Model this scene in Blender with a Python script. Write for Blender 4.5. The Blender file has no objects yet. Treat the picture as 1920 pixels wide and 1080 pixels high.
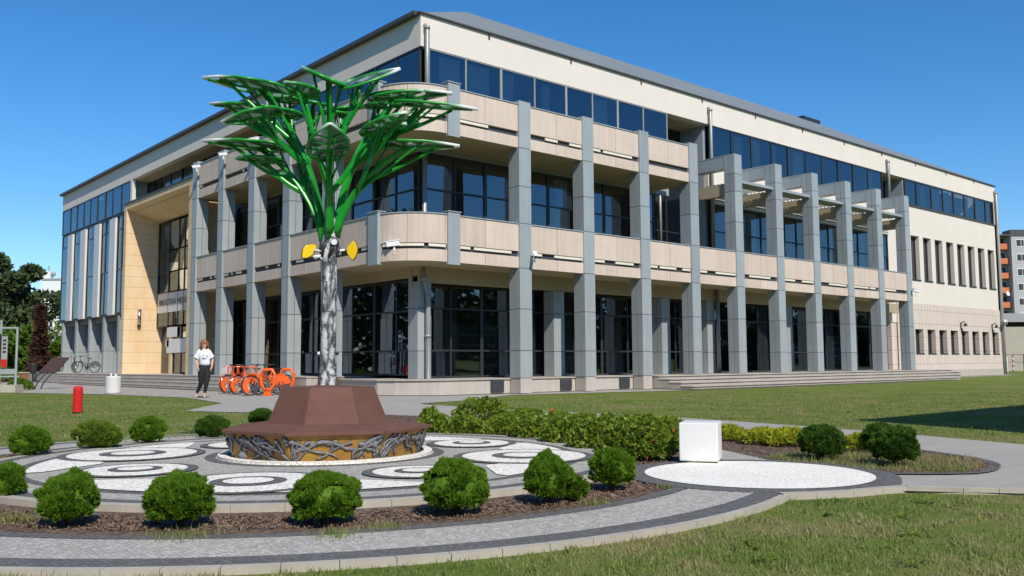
import bpy, bmesh, math, random
import numpy as np
from mathutils import Vector, Matrix
from mathutils.geometry import tessellate_polygon
random.seed(7)
S = bpy.context.scene
COL = S.collection
PI = math.pi

# ---------------------------------------------------------------- mesh builder
class MB:
    def __init__(s): s.v = []; s.f = []; s.m = []
    def add(s, vs, fs, mi=0):
        o = len(s.v); s.v += [tuple(p) for p in vs]
        for f in fs: s.f.append(tuple(i + o for i in f)); s.m.append(mi)
    def box(s, x0, x1, y0, y1, z0, z1, mi=0):
        if x0 > x1: x0, x1 = x1, x0
        if y0 > y1: y0, y1 = y1, y0
        s.add([(x0,y0,z0),(x1,y0,z0),(x1,y1,z0),(x0,y1,z0),(x0,y0,z1),(x1,y0,z1),(x1,y1,z1),(x0,y1,z1)],
              [(0,3,2,1),(4,5,6,7),(0,1,5,4),(1,2,6,5),(2,3,7,6),(3,0,4,7)], mi)
    def obox(s, c, ax, ay, az, mi=0):          # oriented box: centre + half axes
        c = Vector(c); ax = Vector(ax); ay = Vector(ay); az = Vector(az)
        P = [c + i*ax + j*ay + k*az for k in (-1,1) for i,j in ((-1,-1),(1,-1),(1,1),(-1,1))]
        s.add(P, [(0,3,2,1),(4,5,6,7),(0,1,5,4),(1,2,6,5),(2,3,7,6),(3,0,4,7)], mi)
    def quad(s, a, b, c, d, mi=0): s.add([a,b,c,d], [(0,1,2,3)], mi)
    def poly(s, pts, z, mi=0):
        tri = tessellate_polygon([[Vector((p[0],p[1],0)) for p in pts]])
        fs = []
        for t in tri:
            a, b, c = (Vector((pts[i][0],pts[i][1])) for i in t)
            fs.append(tuple(t) if (b-a).cross(c-a) > 0 else tuple(reversed(t)))
        s.add([(p[0],p[1],z) for p in pts], fs, mi)
    def slab(s, pts, z0, z1, mi=0):            # prism over a CCW polygon
        n = len(pts)
        s.add([(p[0],p[1],z0) for p in pts] + [(p[0],p[1],z1) for p in pts],
              [tuple(range(n,2*n)), tuple(reversed(range(n)))] + [(i,(i+1)%n,n+(i+1)%n,n+i) for i in range(n)], mi)
    def ring(s, c, r0, r1, z0, z1, a0=0, a1=360, n=72, mi=0):
        full = abs(a1-a0) >= 360
        k = n if full else n+1
        A = [math.radians(a0 + (a1-a0)*i/n) for i in range(k)]
        vs = []
        for a in A:
            ca, sa = math.cos(a), math.sin(a)
            vs += [(c[0]+r0*ca,c[1]+r0*sa,z0),(c[0]+r1*ca,c[1]+r1*sa,z0),(c[0]+r1*ca,c[1]+r1*sa,z1),(c[0]+r0*ca,c[1]+r0*sa,z1)]
        fs = []
        for i in range(n):
            p = 4*i; q = 4*((i+1) % k)
            fs += [(p+3,p+2,q+2,q+3),(p+1,q+1,q+2,p+2),(q,p,p+3,q+3),(p,q,q+1,p+1)]
        if not full: fs += [(0,1,2,3),(4*n+3,4*n+2,4*n+1,4*n)]
        s.add(vs, fs, mi)
    def disc(s, c, r, z, n=64, mi=0): s.poly([(c[0]+r*math.cos(2*PI*i/n), c[1]+r*math.sin(2*PI*i/n)) for i in range(n)], z, mi)
    def tube(s, pts, rad, n=8, mi=0, cap=True, flat=None):
        pts = [Vector(p) for p in pts]
        if not isinstance(rad, (list,tuple)): rad = [rad]*len(pts)
        vs = []; up = None
        for i, p in enumerate(pts):
            t = (pts[min(i+1,len(pts)-1)] - pts[max(i-1,0)]).normalized()
            if up is None:
                ref = Vector((0,0,1)) if abs(t.z) < .9 else Vector((1,0,0))
                u = t.cross(ref).normalized()
            else:
                u = (up - t*up.dot(t)).normalized()
            up = u; w = t.cross(u)
            fu, fw = flat if flat else (1,1)
            for k in range(n):
                a = 2*PI*k/n
                vs.append(p + (u*math.cos(a)*fu + w*math.sin(a)*fw)*rad[i])
        fs = []
        for i in range(len(pts)-1):
            for k in range(n):
                a = i*n+k; b = i*n+(k+1)%n
                fs.append((a,b,b+n,a+n))
        if cap:
            fs.append(tuple(reversed(range(n)))); fs.append(tuple(range((len(pts)-1)*n, len(pts)*n)))
        s.add(vs, fs, mi)
    def lathe(s, prof, c=(0,0,0), n=24, mi=0):
        vs = []
        for r, z in prof:
            for k in range(n):
                a = 2*PI*k/n; vs.append((c[0]+r*math.cos(a), c[1]+r*math.sin(a), c[2]+z))
        fs = [(i*n+k, i*n+(k+1)%n, (i+1)*n+(k+1)%n, (i+1)*n+k) for i in range(len(prof)-1) for k in range(n)]
        fs.append(tuple(reversed(range(n)))); fs.append(tuple(range((len(prof)-1)*n, len(prof)*n)))
        s.add(vs, fs, mi)
    def ball(s, c, r, n=10, m=7, sc=(1,1,1), mi=0):
        vs = []; fs = []
        for i in range(m+1):
            th = PI*i/m
            for k in range(n):
                a = 2*PI*k/n
                vs.append((c[0]+r*sc[0]*math.sin(th)*math.cos(a), c[1]+r*sc[1]*math.sin(th)*math.sin(a), c[2]+r*sc[2]*math.cos(th)))
        for i in range(m):
            for k in range(n): fs.append((i*n+k,(i+1)*n+k,(i+1)*n+(k+1)%n,i*n+(k+1)%n))
        s.add(vs, fs, mi)

def obj(name, mb, mats, parent=None, smooth=False, world=True, bevel=0):
    me = bpy.data.meshes.new(name)
    me.from_pydata(mb.v, [], mb.f)
    if not isinstance(mats, (list,tuple)): mats = [mats]
    for m in mats: me.materials.append(m)
    me.polygons.foreach_set('material_index', mb.m)
    if smooth: me.polygons.foreach_set('use_smooth', [True]*len(me.polygons))
    me.update()
    o = bpy.data.objects.new(name, me); COL.objects.link(o)
    if parent:
        o.parent = parent
        if world and parent.type == 'EMPTY': o.location = -parent.location
    if bevel:
        b = o.modifiers.new('bevel','BEVEL'); b.width = bevel; b.segments = 2; b.limit_method = 'ANGLE'
    return o
def quick_mesh(name, V, F, mats, parent=None, mi=None):   # numpy arrays, equal-sized faces
    me = bpy.data.meshes.new(name)
    n, k = F.shape
    me.vertices.add(len(V)); me.vertices.foreach_set('co', V.astype(np.float32).ravel())
    me.loops.add(n*k); me.loops.foreach_set('vertex_index', F.astype(np.int32).ravel())
    me.polygons.add(n); me.polygons.foreach_set('loop_start', np.arange(0, n*k, k, dtype=np.int32))
    me.polygons.foreach_set('loop_total', np.full(n, k, dtype=np.int32))
    if not isinstance(mats, (list,tuple)): mats = [mats]
    for m in mats: me.materials.append(m)
    if mi is not None: me.polygons.foreach_set('material_index', mi.astype(np.int32))
    me.update(calc_edges=True); me.validate()
    o = bpy.data.objects.new(name, me); COL.objects.link(o)
    if parent: o.parent = parent
    return o
def tag(o, label=None, cat=None, group=None, kind=None):
    if label: o['label'] = label
    if cat: o['category'] = cat
    if group: o['group'] = group
    if kind: o['kind'] = kind
    return o
def thing(name, label, cat, loc=(0,0,0), rz=0, group=None):
    o = bpy.data.objects.new(name, None); COL.objects.link(o)
    o.empty_display_size = .2
    o.location = loc; o.rotation_euler = (0,0,rz)
    return tag(o, label, cat, group)
def dup(root, loc, rz, label, group=None):
    r = root.copy(); COL.objects.link(r); r.location = loc; r.rotation_euler = (0,0,rz); r['label'] = label
    if group: r['group'] = group
    for ch in list(root.children):
        c = ch.copy(); COL.objects.link(c); c.parent = r
        for g in list(ch.children):
            d = g.copy(); COL.objects.link(d); d.parent = c
    return r

# ---------------------------------------------------------------- materials
def new_mat(name):
    m = bpy.data.materials.new(name); m.use_nodes = True
    nt = m.node_tree; nt.nodes.clear()
    out = nt.nodes.new('ShaderNodeOutputMaterial')
    b = nt.nodes.new('ShaderNodeBsdfPrincipled')
    nt.links.new(b.outputs[0], out.inputs['Surface'])
    return m, nt, b, out
def N(nt, t, **kw):
    n = nt.nodes.new(t)
    for k, v in kw.items():
        if k.startswith('_'): setattr(n, k[1:], v)
        else: n.inputs[k].default_value = v
    return n
def rgba(c): return (c[0], c[1], c[2], 1)
def coords(nt, kind='Object'):
    return nt.nodes.new('ShaderNodeTexCoord').outputs[kind]
def ramp(nt, fac, stops):
    r = nt.nodes.new('ShaderNodeValToRGB'); e = r.color_ramp.elements
    e[0].position, e[0].color = stops[0][0], rgba(stops[0][1])
    e[1].position, e[1].color = stops[1][0], rgba(stops[1][1])
    for p, c in stops[2:]:
        x = e.new(p); x.color = rgba(c)
    nt.links.new(fac, r.inputs[0]); return r.outputs[0]
def mix(nt, fac, a, b, mode='MIX'):
    n = nt.nodes.new('ShaderNodeMix'); n.data_type = 'RGBA'; n.blend_type = mode
    for sock, val in ((n.inputs[0], fac), (n.inputs[6], a), (n.inputs[7], b)):
        if hasattr(val, 'is_output'): nt.links.new(val, sock)
        elif isinstance(val, (int,float)): sock.default_value = val
        else: sock.default_value = rgba(val)
    return n.outputs[2]
def bump(nt, b, h, strength=.3, dist=.01):
    n = N(nt, 'ShaderNodeBump', Strength=strength, Distance=dist)
    nt.links.new(h, n.inputs['Height']); nt.links.new(n.outputs[0], b.inputs['Normal'])
def noise(nt, co, scale, detail=4, rough=.6):
    n = N(nt, 'ShaderNodeTexNoise', Scale=scale, Detail=detail, Roughness=rough)
    nt.links.new(co, n.inputs['Vector']); return n.outputs['Fac']
def mscale(nt, co, sc):
    m = nt.nodes.new('ShaderNodeMapping'); m.inputs['Scale'].default_value = sc
    nt.links.new(co, m.inputs['Vector']); return m.outputs[0]

def plain(name, c, rough=.6, var=.12, scale=3, fine=60, bmp=.1, metal=0, spec=.5, streak=0):
    m, nt, b, out = new_mat(name)
    co = coords(nt)
    n1 = noise(nt, co, scale); n2 = noise(nt, co, fine, 3)
    lo = [x*(1-var) for x in c]; hi = [min(1,x*(1+var)) for x in c]
    col = ramp(nt, n1, [(.3,lo),(.7,hi)])
    col = mix(nt, .35*min(1,var*4), col, ramp(nt, n2, [(.3,[x*.75 for x in c]),(.7,[min(1,x*1.2) for x in c])]))
    if streak:
        st = noise(nt, mscale(nt, co, (3,3,.12)), 2.5, 5)
        col = mix(nt, streak, col, ramp(nt, st, [(.35,[x*.55 for x in c]),(.62,c)]))
    nt.links.new(col, b.inputs['Base Color'])
    b.inputs['Roughness'].default_value = rough; b.inputs['Metallic'].default_value = metal
    b.inputs['Specular IOR Level'].default_value = spec
    if bmp: bump(nt, b, n2, bmp, .004)
    return m

M = {}
M['stucco']  = plain('cream stucco', (.75,.67,.575), .85, .035, .6, 90, .12, streak=.05)
M['parapet'] = plain('pink beige granite', (.66,.53,.43), .7, .08, 1.2, 140, .1, streak=.22)
M['parapet2'] = plain('pink beige granite, paler slab', (.675,.545,.445), .7, .07, 1.4, 140, .1, streak=.15)
M['parapet3'] = plain('pink beige granite, darker slab', (.64,.51,.41), .7, .09, 1.1, 140, .1, streak=.3)
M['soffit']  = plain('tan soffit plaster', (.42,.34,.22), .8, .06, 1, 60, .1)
M['clad']    = plain('grey aluminium cladding', (.34,.372,.378), .42, .06, 1.5, 30, .02, spec=.4, streak=.22)
M['clad2']  = plain('grey aluminium cladding, darker sheet', (.315,.345,.352), .46, .07, 1.3, 30, .02, spec=.4, streak=.3)
M['clad3']  = plain('grey aluminium cladding, paler sheet', (.365,.395,.40), .42, .06, 1.7, 30, .02, spec=.4, streak=.2)
M['cladd']   = plain('dark joint', (.05,.055,.06), .7, .1, 2, 20, 0)
M['frame']   = plain('dark window frame', (.03,.034,.04), .4, .1, 2, 20, 0)
M['pipe']    = plain('zinc downpipe', (.33,.33,.31), .42, .12, 2, 20, .05, metal=.3, streak=.2)
M['plinth']  = plain('plinth granite', (.50,.45,.39), .75, .08, 2, 150, .15, streak=.25)
M['step']    = plain('granite step', (.45,.405,.345), .85, .2, 1.1, 120, .2, streak=.25)
M['gutter']  = plain('dark brown gutter', (.07,.06,.055), .5, .1, 2, 20, 0)
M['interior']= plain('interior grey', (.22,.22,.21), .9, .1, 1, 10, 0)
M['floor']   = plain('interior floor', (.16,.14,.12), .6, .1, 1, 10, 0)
M['curtain'] = plain('pale curtain', (.68,.76,.68), .9, .12, 4, 30, 0)
M['white']   = plain('white metal panel', (.66,.65,.62), .5, .05, 2, 20, .02)
M['whitep']  = plain('white paint', (.77,.765,.75), .45, .03, 2, 40, .05)
M['concrete']= plain('kerb concrete', (.43,.39,.32), .9, .14, 4, 120, .3)
M['dark']    = plain('black steel', (.025,.025,.027), .45, .1, 4, 40, 0)
M['rubber']  = plain('black rubber', (.018,.018,.018), .8, .1, 8, 40, .1)
M['orange']  = plain('orange plastic', (.85,.13,.02), .35, .06, 6, 40, 0)
M['redp']    = plain('red paint', (.62,.02,.02), .35, .1, 6, 40, .05)
M['chrome']  = plain('bare steel', (.6,.6,.6), .25, .08, 8, 40, 0, metal=1)
M['grn']     = plain('green paint', (.010,.26,.020), .28, .35, 6, 40, .02)
M['yel']     = plain('yellow acrylic', (.85,.56,.01), .3, .05, 5, 40, 0)
M['plank']   = plain('brown composite plank', (.155,.078,.060), .75, .13, 2.5, 90, .1, spec=.12)
M['boardb']  = plain('brown board', (.055,.026,.02), .55, .2, 8, 60, .1)
M['skin']    = plain('skin', (.62,.36,.26), .55, .05, 8, 60, 0)
M['hair']    = plain('auburn hair', (.27,.11,.045), .5, .3, 30, 90, .3)
M['shirt']   = plain('white cotton', (.78,.78,.8), .9, .04, 12, 120, .2)
M['print']   = plain('shirt print', (.25,.27,.36), .9, .3, 40, 90, 0)
M['trouser'] = plain('black cotton', (.014,.014,.016), .85, .2, 12, 120, .2)
M['shoe']    = plain('tan leather', (.62,.42,.25), .5, .1, 12, 60, 0)
M['balc']    = plain('faded orange panel', (.60,.17,.065), .7, .1, 2, 20, 0)
M['greyb']   = plain('pale grey render', (.44,.42,.425), .9, .06, .3, 20, .05, streak=.1)
M['beige']   = plain('beige render', (.42,.38,.31), .9, .06, .5, 40, .1, streak=.1)
M['greyr']   = plain('grey render', (.36,.345,.35), .9, .06, .3, 20, .05, streak=.1)
M['wpvc']    = plain('white pvc', (.75,.75,.75), .5, .03, 2, 20, 0)
M['light']   = plain('pale light fitting', (.78,.72,.58), .5, .05, 2, 20, 0)
M['trunkw']  = plain('brown bark', (.10,.07,.05), .9, .3, 10, 60, .6)

def m_glass():
    m, nt, b, out = new_mat('tinted glass'); nt.nodes.remove(b)
    t = N(nt, 'ShaderNodeBsdfTransparent', Color=(.58,.62,.64,1))
    co = coords(nt)
    g = N(nt, 'ShaderNodeBsdfGlossy', Color=(.72,.86,1,1), Roughness=.015)
    n = noise(nt, co, .55, 2)                       # slight pane waviness
    bp = N(nt, 'ShaderNodeBump', Strength=.05, Distance=.05)
    nt.links.new(n, bp.inputs['Height']); nt.links.new(bp.outputs[0], g.inputs['Normal'])
    f = N(nt, 'ShaderNodeFresnel', IOR=2.4)
    mx = nt.nodes.new('ShaderNodeMixShader')
    nt.links.new(f.outputs[0], mx.inputs[0]); nt.links.new(t.outputs[0], mx.inputs[1]); nt.links.new(g.outputs[0], mx.inputs[2])
    nt.links.new(mx.outputs[0], out.inputs['Surface'])
    return m
M['glass'] = m_glass()
def m_oglass():
    m, nt, b, out = new_mat('dark window glass')
    b.inputs['Base Color'].default_value = (.055,.05,.045,1); b.inputs['Roughness'].default_value = .06; b.inputs['Specular IOR Level'].default_value = .3
    co = coords(nt); n = noise(nt, co, 2, 2); bump(nt, b, n, .05, .02)
    return m
M['oglass'] = m_oglass()

def m_cobble(name, c, joint, scale=12, var=.25, rough=.85):
    m, nt, b, out = new_mat(name)
    co = coords(nt)
    v = N(nt, 'ShaderNodeTexVoronoi', Scale=scale, Randomness=.55); v.feature = 'DISTANCE_TO_EDGE'
    v2 = N(nt, 'ShaderNodeTexVoronoi', Scale=scale, Randomness=.55); v2.feature = 'F1'
    nt.links.new(co, v.inputs['Vector']); nt.links.new(co, v2.inputs['Vector'])
    sep = nt.nodes.new('ShaderNodeSeparateColor'); nt.links.new(v2.outputs['Color'], sep.inputs[0])
    col = ramp(nt, sep.outputs[0], [(0,[x*(1-var) for x in c]),(1,[min(1,x*(1+var)) for x in c])])
    big = noise(nt, co, 1.1, 5)
    col = mix(nt, .3, col, ramp(nt, big, [(.3,[x*.7 for x in c]),(.7,[min(1,x*1.15) for x in c])]))
    e = ramp(nt, v.outputs['Distance'], [(.02,(0,0,0)),(.11,(1,1,1))])
    col = mix(nt, e, joint, col)
    nt.links.new(col, b.inputs['Base Color']); b.inputs['Roughness'].default_value = rough
    bump(nt, b, e, .5, .006)
    return m
M['cob_g'] = m_cobble('grey cobbles', (.47,.44,.385), (.31,.285,.245), 30, .28)
M['cob_d'] = m_cobble('dark cobbles', (.14,.132,.126), (.088,.083,.077), 30, .3)
M['cob_w'] = m_cobble('white cobbles', (.95,.90,.79), (.66,.60,.50), 17, .07)

def m_paving():
    m, nt, b, out = new_mat('concrete paving')
    co = coords(nt)
    br = N(nt, 'ShaderNodeTexBrick', Scale=1, **{'Mortar Size':.006,'Brick Width':.5,'Row Height':.25})
    br.inputs['Color1'].default_value = (.37,.335,.285,1); br.inputs['Color2'].default_value = (.415,.375,.32,1); br.inputs['Mortar'].default_value = (.2,.185,.165,1)
    nt.links.new(co, br.inputs['Vector'])
    n1 = noise(nt, co, .5, 6, .7); n2 = noise(nt, co, 60, 3)
    col = mix(nt, .4, br.outputs['Color'], ramp(nt, n1, [(.3,(.27,.25,.22)),(.7,(.42,.39,.35))]))
    col = mix(nt, .25, col, ramp(nt, n2, [(.3,(.2,.19,.17)),(.7,(.5,.47,.43))]))
    nt.links.new(col, b.inputs['Base Color']); b.inputs['Roughness'].default_value = .9
    bump(nt, b, n2, .2, .003)
    return m
M['paving'] = m_paving()
def m_grassg():
    m, nt, b, out = new_mat('lawn turf')
    co = coords(nt)
    n1 = noise(nt, co, .45, 6, .7); n2 = noise(nt, co, 9, 5, .7); n3 = noise(nt, co, 70, 3)
    col = ramp(nt, n1, [(.34,(.085,.165,.016)),(.46,(.165,.235,.035)),(.54,(.25,.25,.07)),(.64,(.37,.29,.15))])
    col = mix(nt, .45, col, ramp(nt, n2, [(.3,(.085,.165,.018)),(.55,(.18,.25,.035)),(.75,(.36,.30,.15))]))
    col = mix(nt, .4, col, ramp(nt, n3, [(.3,(.05,.07,.015)),(.7,(.19,.20,.065))]))
    nt.links.new(col, b.inputs['Base Color']); b.inputs['Roughness'].default_value = .95; b.inputs['Specular IOR Level'].default_value = .1
    bump(nt, b, n3, .8, .03)
    return m
M['turf'] = m_grassg()
def m_leaf(name, stops, rough=.5, scale=1.2, fine=40, transl=.25):
    m, nt, b, out = new_mat(name)
    co = coords(nt)
    n1 = noise(nt, co, scale, 4, .7); n2 = noise(nt, co, fine, 2)
    col = ramp(nt, n1, stops)
    col = mix(nt, .4, col, ramp(nt, n2, [(.3,[x*.6 for x in stops[0][1]]),(.7,[min(1,x*1.25) for x in stops[-1][1]])]))
    nt.links.new(col, b.inputs['Base Color']); b.inputs['Roughness'].default_value = rough; b.inputs['Specular IOR Level'].default_value = .25
    if transl:
        t = nt.nodes.new('ShaderNodeBsdfTranslucent'); nt.links.new(col, t.inputs[0])
        mx = nt.nodes.new('ShaderNodeMixShader'); mx.inputs[0].default_value = transl
        nt.links.new(b.outputs[0], mx.inputs[1]); nt.links.new(t.outputs[0], mx.inputs[2]); nt.links.new(mx.outputs[0], out.inputs['Surface'])
    return m
M['blade']  = m_leaf('grass blades', [(.3,(.135,.245,.028)),(.46,(.23,.335,.06)),(.58,(.48,.41,.20))], .8, .9, 25, .5)
M['thuja']  = m_leaf('thuja foliage', [(.3,(.06,.14,.008)),(.7,(.18,.33,.022))], .6, 12, 60, .4)
M['thuja2']  = m_leaf('dark thuja foliage', [(.3,(.032,.085,.010)),(.7,(.10,.20,.022))], .6, 12, 60, .3)
M['thuja3']  = m_leaf('yellowing thuja foliage', [(.3,(.065,.145,.010)),(.7,(.18,.32,.025)),(.85,(.26,.28,.05))], .6, 10, 60, .35)
M['rose']   = m_leaf('rose leaves', [(.3,(.055,.12,.012)),(.5,(.15,.25,.022)),(.68,(.33,.40,.05))], .35, 6, 40, .35)
M['gold']   = m_leaf('golden foliage', [(.3,(.26,.31,.02)),(.7,(.52,.54,.04))], .6, 6, 50, .35)
M['pine']   = m_leaf('pine needles', [(.3,(.035,.060,.022)),(.7,(.10,.135,.05))], .7, .6, 8, .1)
M['decid']  = m_leaf('broad leaves', [(.3,(.05,.11,.012)),(.7,(.15,.25,.03))], .6, .8, 10, .25)
M['brown']  = m_leaf('dry brown foliage', [(.3,(.04,.022,.012)),(.7,(.10,.050,.030))], .8, 1.5, 10, .05)
M['petal']  = m_leaf('coral petals', [(.3,(.75,.10,.06)),(.7,(.85,.22,.14))], .6, 20, 60, .2)
def m_mulch():
    m, nt, b, out = new_mat('bark mulch')
    co = coords(nt)
    v = N(nt, 'ShaderNodeTexVoronoi', Scale=38, Randomness=1); nt.links.new(co, v.inputs['Vector'])
    sep = nt.nodes.new('ShaderNodeSeparateColor'); nt.links.new(v.outputs['Color'], sep.inputs[0])
    n1 = noise(nt, co, 3, 5)
    col = ramp(nt, sep.outputs[0], [(0,(.05,.027,.017)),(.6,(.13,.075,.048)),(1,(.26,.18,.125))])
    col = mix(nt, .35, col, ramp(nt, n1, [(.35,(.06,.035,.022)),(.7,(.16,.12,.075))]))
    nt.links.new(col, b.inputs['Base Color']); b.inputs['Roughness'].default_value = .95
    bump(nt, b, sep.outputs[0], .9, .02)
    return m
M['mulch'] = m_mulch()
M['chip'] = plain('bark chips', (.19,.12,.08), .95, .5, 12, 60, .3)
def m_sand():
    m, nt, b, out = new_mat('yellow sandstone slabs')
    co = coords(nt)
    sx = nt.nodes.new('ShaderNodeSeparateXYZ'); nt.links.new(co, sx.inputs[0])
    mm = nt.nodes.new('ShaderNodeMath'); mm.operation = 'MODULO'; mm.inputs[1].default_value = .56
    nt.links.new(sx.outputs[2], mm.inputs[0])
    j = ramp(nt, mm.outputs[0], [(.0,(0,0,0)),(.03,(1,1,1))])
    st = noise(nt, mscale(nt, co, (1.2,1.2,.5)), .9, 6, .7)
    col = ramp(nt, st, [(.3,(.72,.44,.20)),(.5,(.78,.57,.33)),(.7,(.80,.64,.43))])
    n2 = noise(nt, co, 40, 3); col = mix(nt, .12, col, ramp(nt, n2, [(.3,(.45,.3,.15)),(.7,(.8,.62,.4))]))
    col = mix(nt, j, (.36,.24,.13), col)
    nt.links.new(col, b.inputs['Base Color']); b.inputs['Roughness'].default_value = .8
    return m
M['sand'] = m_sand()
def m_tile():
    m, nt, b, out = new_mat('pink wall tiles')
    co = coords(nt)
    mp = nt.nodes.new('ShaderNodeMapping'); mp.inputs['Rotation'].default_value = (PI/2,0,0)
    nt.links.new(co, mp.inputs['Vector'])
    br = N(nt, 'ShaderNodeTexBrick', Scale=1, **{'Mortar Size':.014,'Brick Width':.40,'Row Height':.8}); br.offset = 0
    br.inputs['Color1'].default_value = (.64,.53,.45,1); br.inputs['Color2'].default_value = (.68,.57,.49,1); br.inputs['Mortar'].default_value = (.36,.28,.24,1)
    nt.links.new(mp.outputs[0], br.inputs['Vector'])
    nt.links.new(br.outputs['Color'], b.inputs['Base Color']); b.inputs['Roughness'].default_value = .7
    return m
M['tile'] = m_tile()
def m_roof():
    m, nt, b, out = new_mat('grey roof sheeting')
    co = coords(nt)
    w = N(nt, 'ShaderNodeTexWave', Scale=1.2, Distortion=0); w.bands_direction = 'X'; nt.links.new(co, w.inputs['Vector'])
    n = noise(nt, co, .5, 4)
    col = mix(nt, .35, ramp(nt, n, [(.3,(.17,.185,.18)),(.7,(.23,.245,.24))]), ramp(nt, w.outputs['Fac'], [(.02,(.08,.085,.085)),(.12,(.22,.23,.23))]))
    nt.links.new(col, b.inputs['Base Color']); b.inputs['Roughness'].default_value = .6
    return m
M['roof'] = m_roof()
def m_bark():
    m, nt, b, out = new_mat('painted bark trunk')
    co = coords(nt)
    nz = noise(nt, co, 5, 4)
    sc = mscale(nt, co, (9,9,3.2))
    ad = nt.nodes.new('ShaderNodeVectorMath'); ad.operation = 'ADD'
    cmb = nt.nodes.new('ShaderNodeCombineXYZ')
    k = nt.nodes.new('ShaderNodeMath'); k.operation = 'MULTIPLY'; k.inputs[1].default_value = 2.2
    nt.links.new(nz, k.inputs[0]); nt.links.new(k.outputs[0], cmb.inputs[0]); nt.links.new(k.outputs[0], cmb.inputs[2])
    nt.links.new(sc, ad.inputs[0]); nt.links.new(cmb.outputs[0], ad.inputs[1])
    v = N(nt, 'ShaderNodeTexVoronoi', Scale=1.15, Randomness=1); v.feature = 'DISTANCE_TO_EDGE'
    nt.links.new(ad.outputs[0], v.inputs['Vector'])
    col = ramp(nt, v.outputs['Distance'], [(.04,(.010,.011,.013)),(.11,(.22,.225,.23)),(.3,(.66,.67,.68))])
    n2 = noise(nt, mscale(nt, co, (1,1,.35)), 30, 4)
    col = mix(nt, .2, col, ramp(nt, n2, [(.35,(.05,.05,.055)),(.65,(.6,.61,.62))]))
    nt.links.new(col, b.inputs['Base Color']); b.inputs['Roughness'].default_value = .6
    bump(nt, b, v.outputs['Distance'], .9, .03)
    return m
M['bark'] = m_bark()
def m_mural():
    m, nt, b, out = new_mat('ochre painted panel')
    co = coords(nt)
    n1 = noise(nt, co, 4, 5, .7); n2 = noise(nt, co, 25, 4)
    col = ramp(nt, n1, [(.3,(.22,.075,.02)),(.5,(.42,.20,.03)),(.7,(.50,.33,.06))])
    col = mix(nt, .3, col, ramp(nt, n2, [(.3,(.2,.09,.02)),(.7,(.6,.4,.08))]))
    nt.links.new(col, b.inputs['Base Color']); b.inputs['Roughness'].default_value = .5
    return m
M['mural'] = m_mural()
M['rootg'] = plain('silver grey root paint', (.19,.19,.195), .6, .6, 14, 50, .1, spec=.3)
M['rootd'] = plain('black outline paint', (.05,.05,.052), .6, .2, 9, 50, .1)
def m_rim():
    m, nt, b, out = new_mat('green to white rim paint')
    co = coords(nt)
    sx = nt.nodes.new('ShaderNodeSeparateXYZ'); nt.links.new(co, sx.inputs[0])
    col = ramp(nt, sx.outputs[0], [(.16,(.015,.28,.025)),(.34,(.80,.82,.80)),(.25,(.25,.5,.3))])
    nt.links.new(col, b.inputs['Base Color']); b.inputs['Roughness'].default_value = .3
    return m
M['rim'] = m_rim()
def m_solar():
    m, nt, b, out = new_mat('glass leaf with cells')
    co = coords(nt)
    ck = N(nt, 'ShaderNodeTexVoronoi', Scale=7, Randomness=1); nt.links.new(co, ck.inputs['Vector'])
    n = noise(nt, co, 6, 4)
    sep = nt.nodes.new('ShaderNodeSeparateColor'); nt.links.new(ck.outputs['Color'], sep.inputs[0])
    col = ramp(nt, sep.outputs[0], [(.2,(.015,.09,.03)),(.45,(.14,.36,.18)),(.75,(.62,.78,.66))])
    col = mix(nt, .3, col, ramp(nt, n, [(.35,(.05,.10,.06)),(.65,(.5,.58,.5))]))
    nt.links.new(col, b.inputs['Base Color']); b.inputs['Roughness'].default_value = .15
    t = nt.nodes.new('ShaderNodeBsdfTranslucent'); nt.links.new(col, t.inputs[0])
    mx = nt.nodes.new('ShaderNodeMixShader'); mx.inputs[0].default_value = .45
    nt.links.new(b.outputs[0], mx.inputs[1]); nt.links.new(t.outputs[0], mx.inputs[2])
    tr = nt.nodes.new('ShaderNodeBsdfTransparent'); m2 = nt.nodes.new('ShaderNodeMixShader')     # clear glass between the cells
    nt.links.new(ramp(nt, sep.outputs[1], [(.70,(0,0,0)),(.74,(.7,.7,.7))]), m2.inputs[0])
    nt.links.new(mx.outputs[0], m2.inputs[1]); nt.links.new(tr.outputs[0], m2.inputs[2]); nt.links.new(m2.outputs[0], out.inputs['Surface'])
    return m
M['solar'] = m_solar()
# ================================================================ camera, light, sky
YAW, PITCH, ROLL, FPX = 0.855960711, 0.0830789051, -0.00631704196, 1693.38744
fw = Vector((math.cos(YAW)*math.cos(PITCH), math.sin(YAW)*math.cos(PITCH), math.sin(PITCH)))
rt = Vector((math.sin(YAW), -math.cos(YAW), 0)); up = rt.cross(fw)
r2 = math.cos(ROLL)*rt + math.sin(ROLL)*up; u2 = -math.sin(ROLL)*rt + math.cos(ROLL)*up
cam = bpy.data.cameras.new('camera'); cam.sensor_width = 36; cam.lens = FPX/1920*36
cam.clip_start = .05; cam.clip_end = 3000
co_ = bpy.data.objects.new('camera', cam); COL.objects.link(co_)
co_.matrix_world = Matrix(((r2.x,u2.x,-fw.x,0),(r2.y,u2.y,-fw.y,0),(r2.z,u2.z,-fw.z,1.0),(0,0,0,1)))
S.camera = co_
EL = math.radians(43.5); SAZ = Vector((.316,.949,0)).normalized()     # horizontal travel of the light
sd = Vector((SAZ.x*math.cos(EL), SAZ.y*math.cos(EL), -math.sin(EL)))
sun = bpy.data.lights.new('sun','SUN'); sun.energy = 4.3; sun.angle = math.radians(.53); sun.color = (1,.94,.84)
so = bpy.data.objects.new('sun', sun); COL.objects.link(so); so.rotation_euler = sd.to_track_quat('-Z','Y').to_euler(); so.location = (0,0,40)
W = bpy.data.worlds.new('World'); S.world = W; W.use_nodes = True
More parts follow.
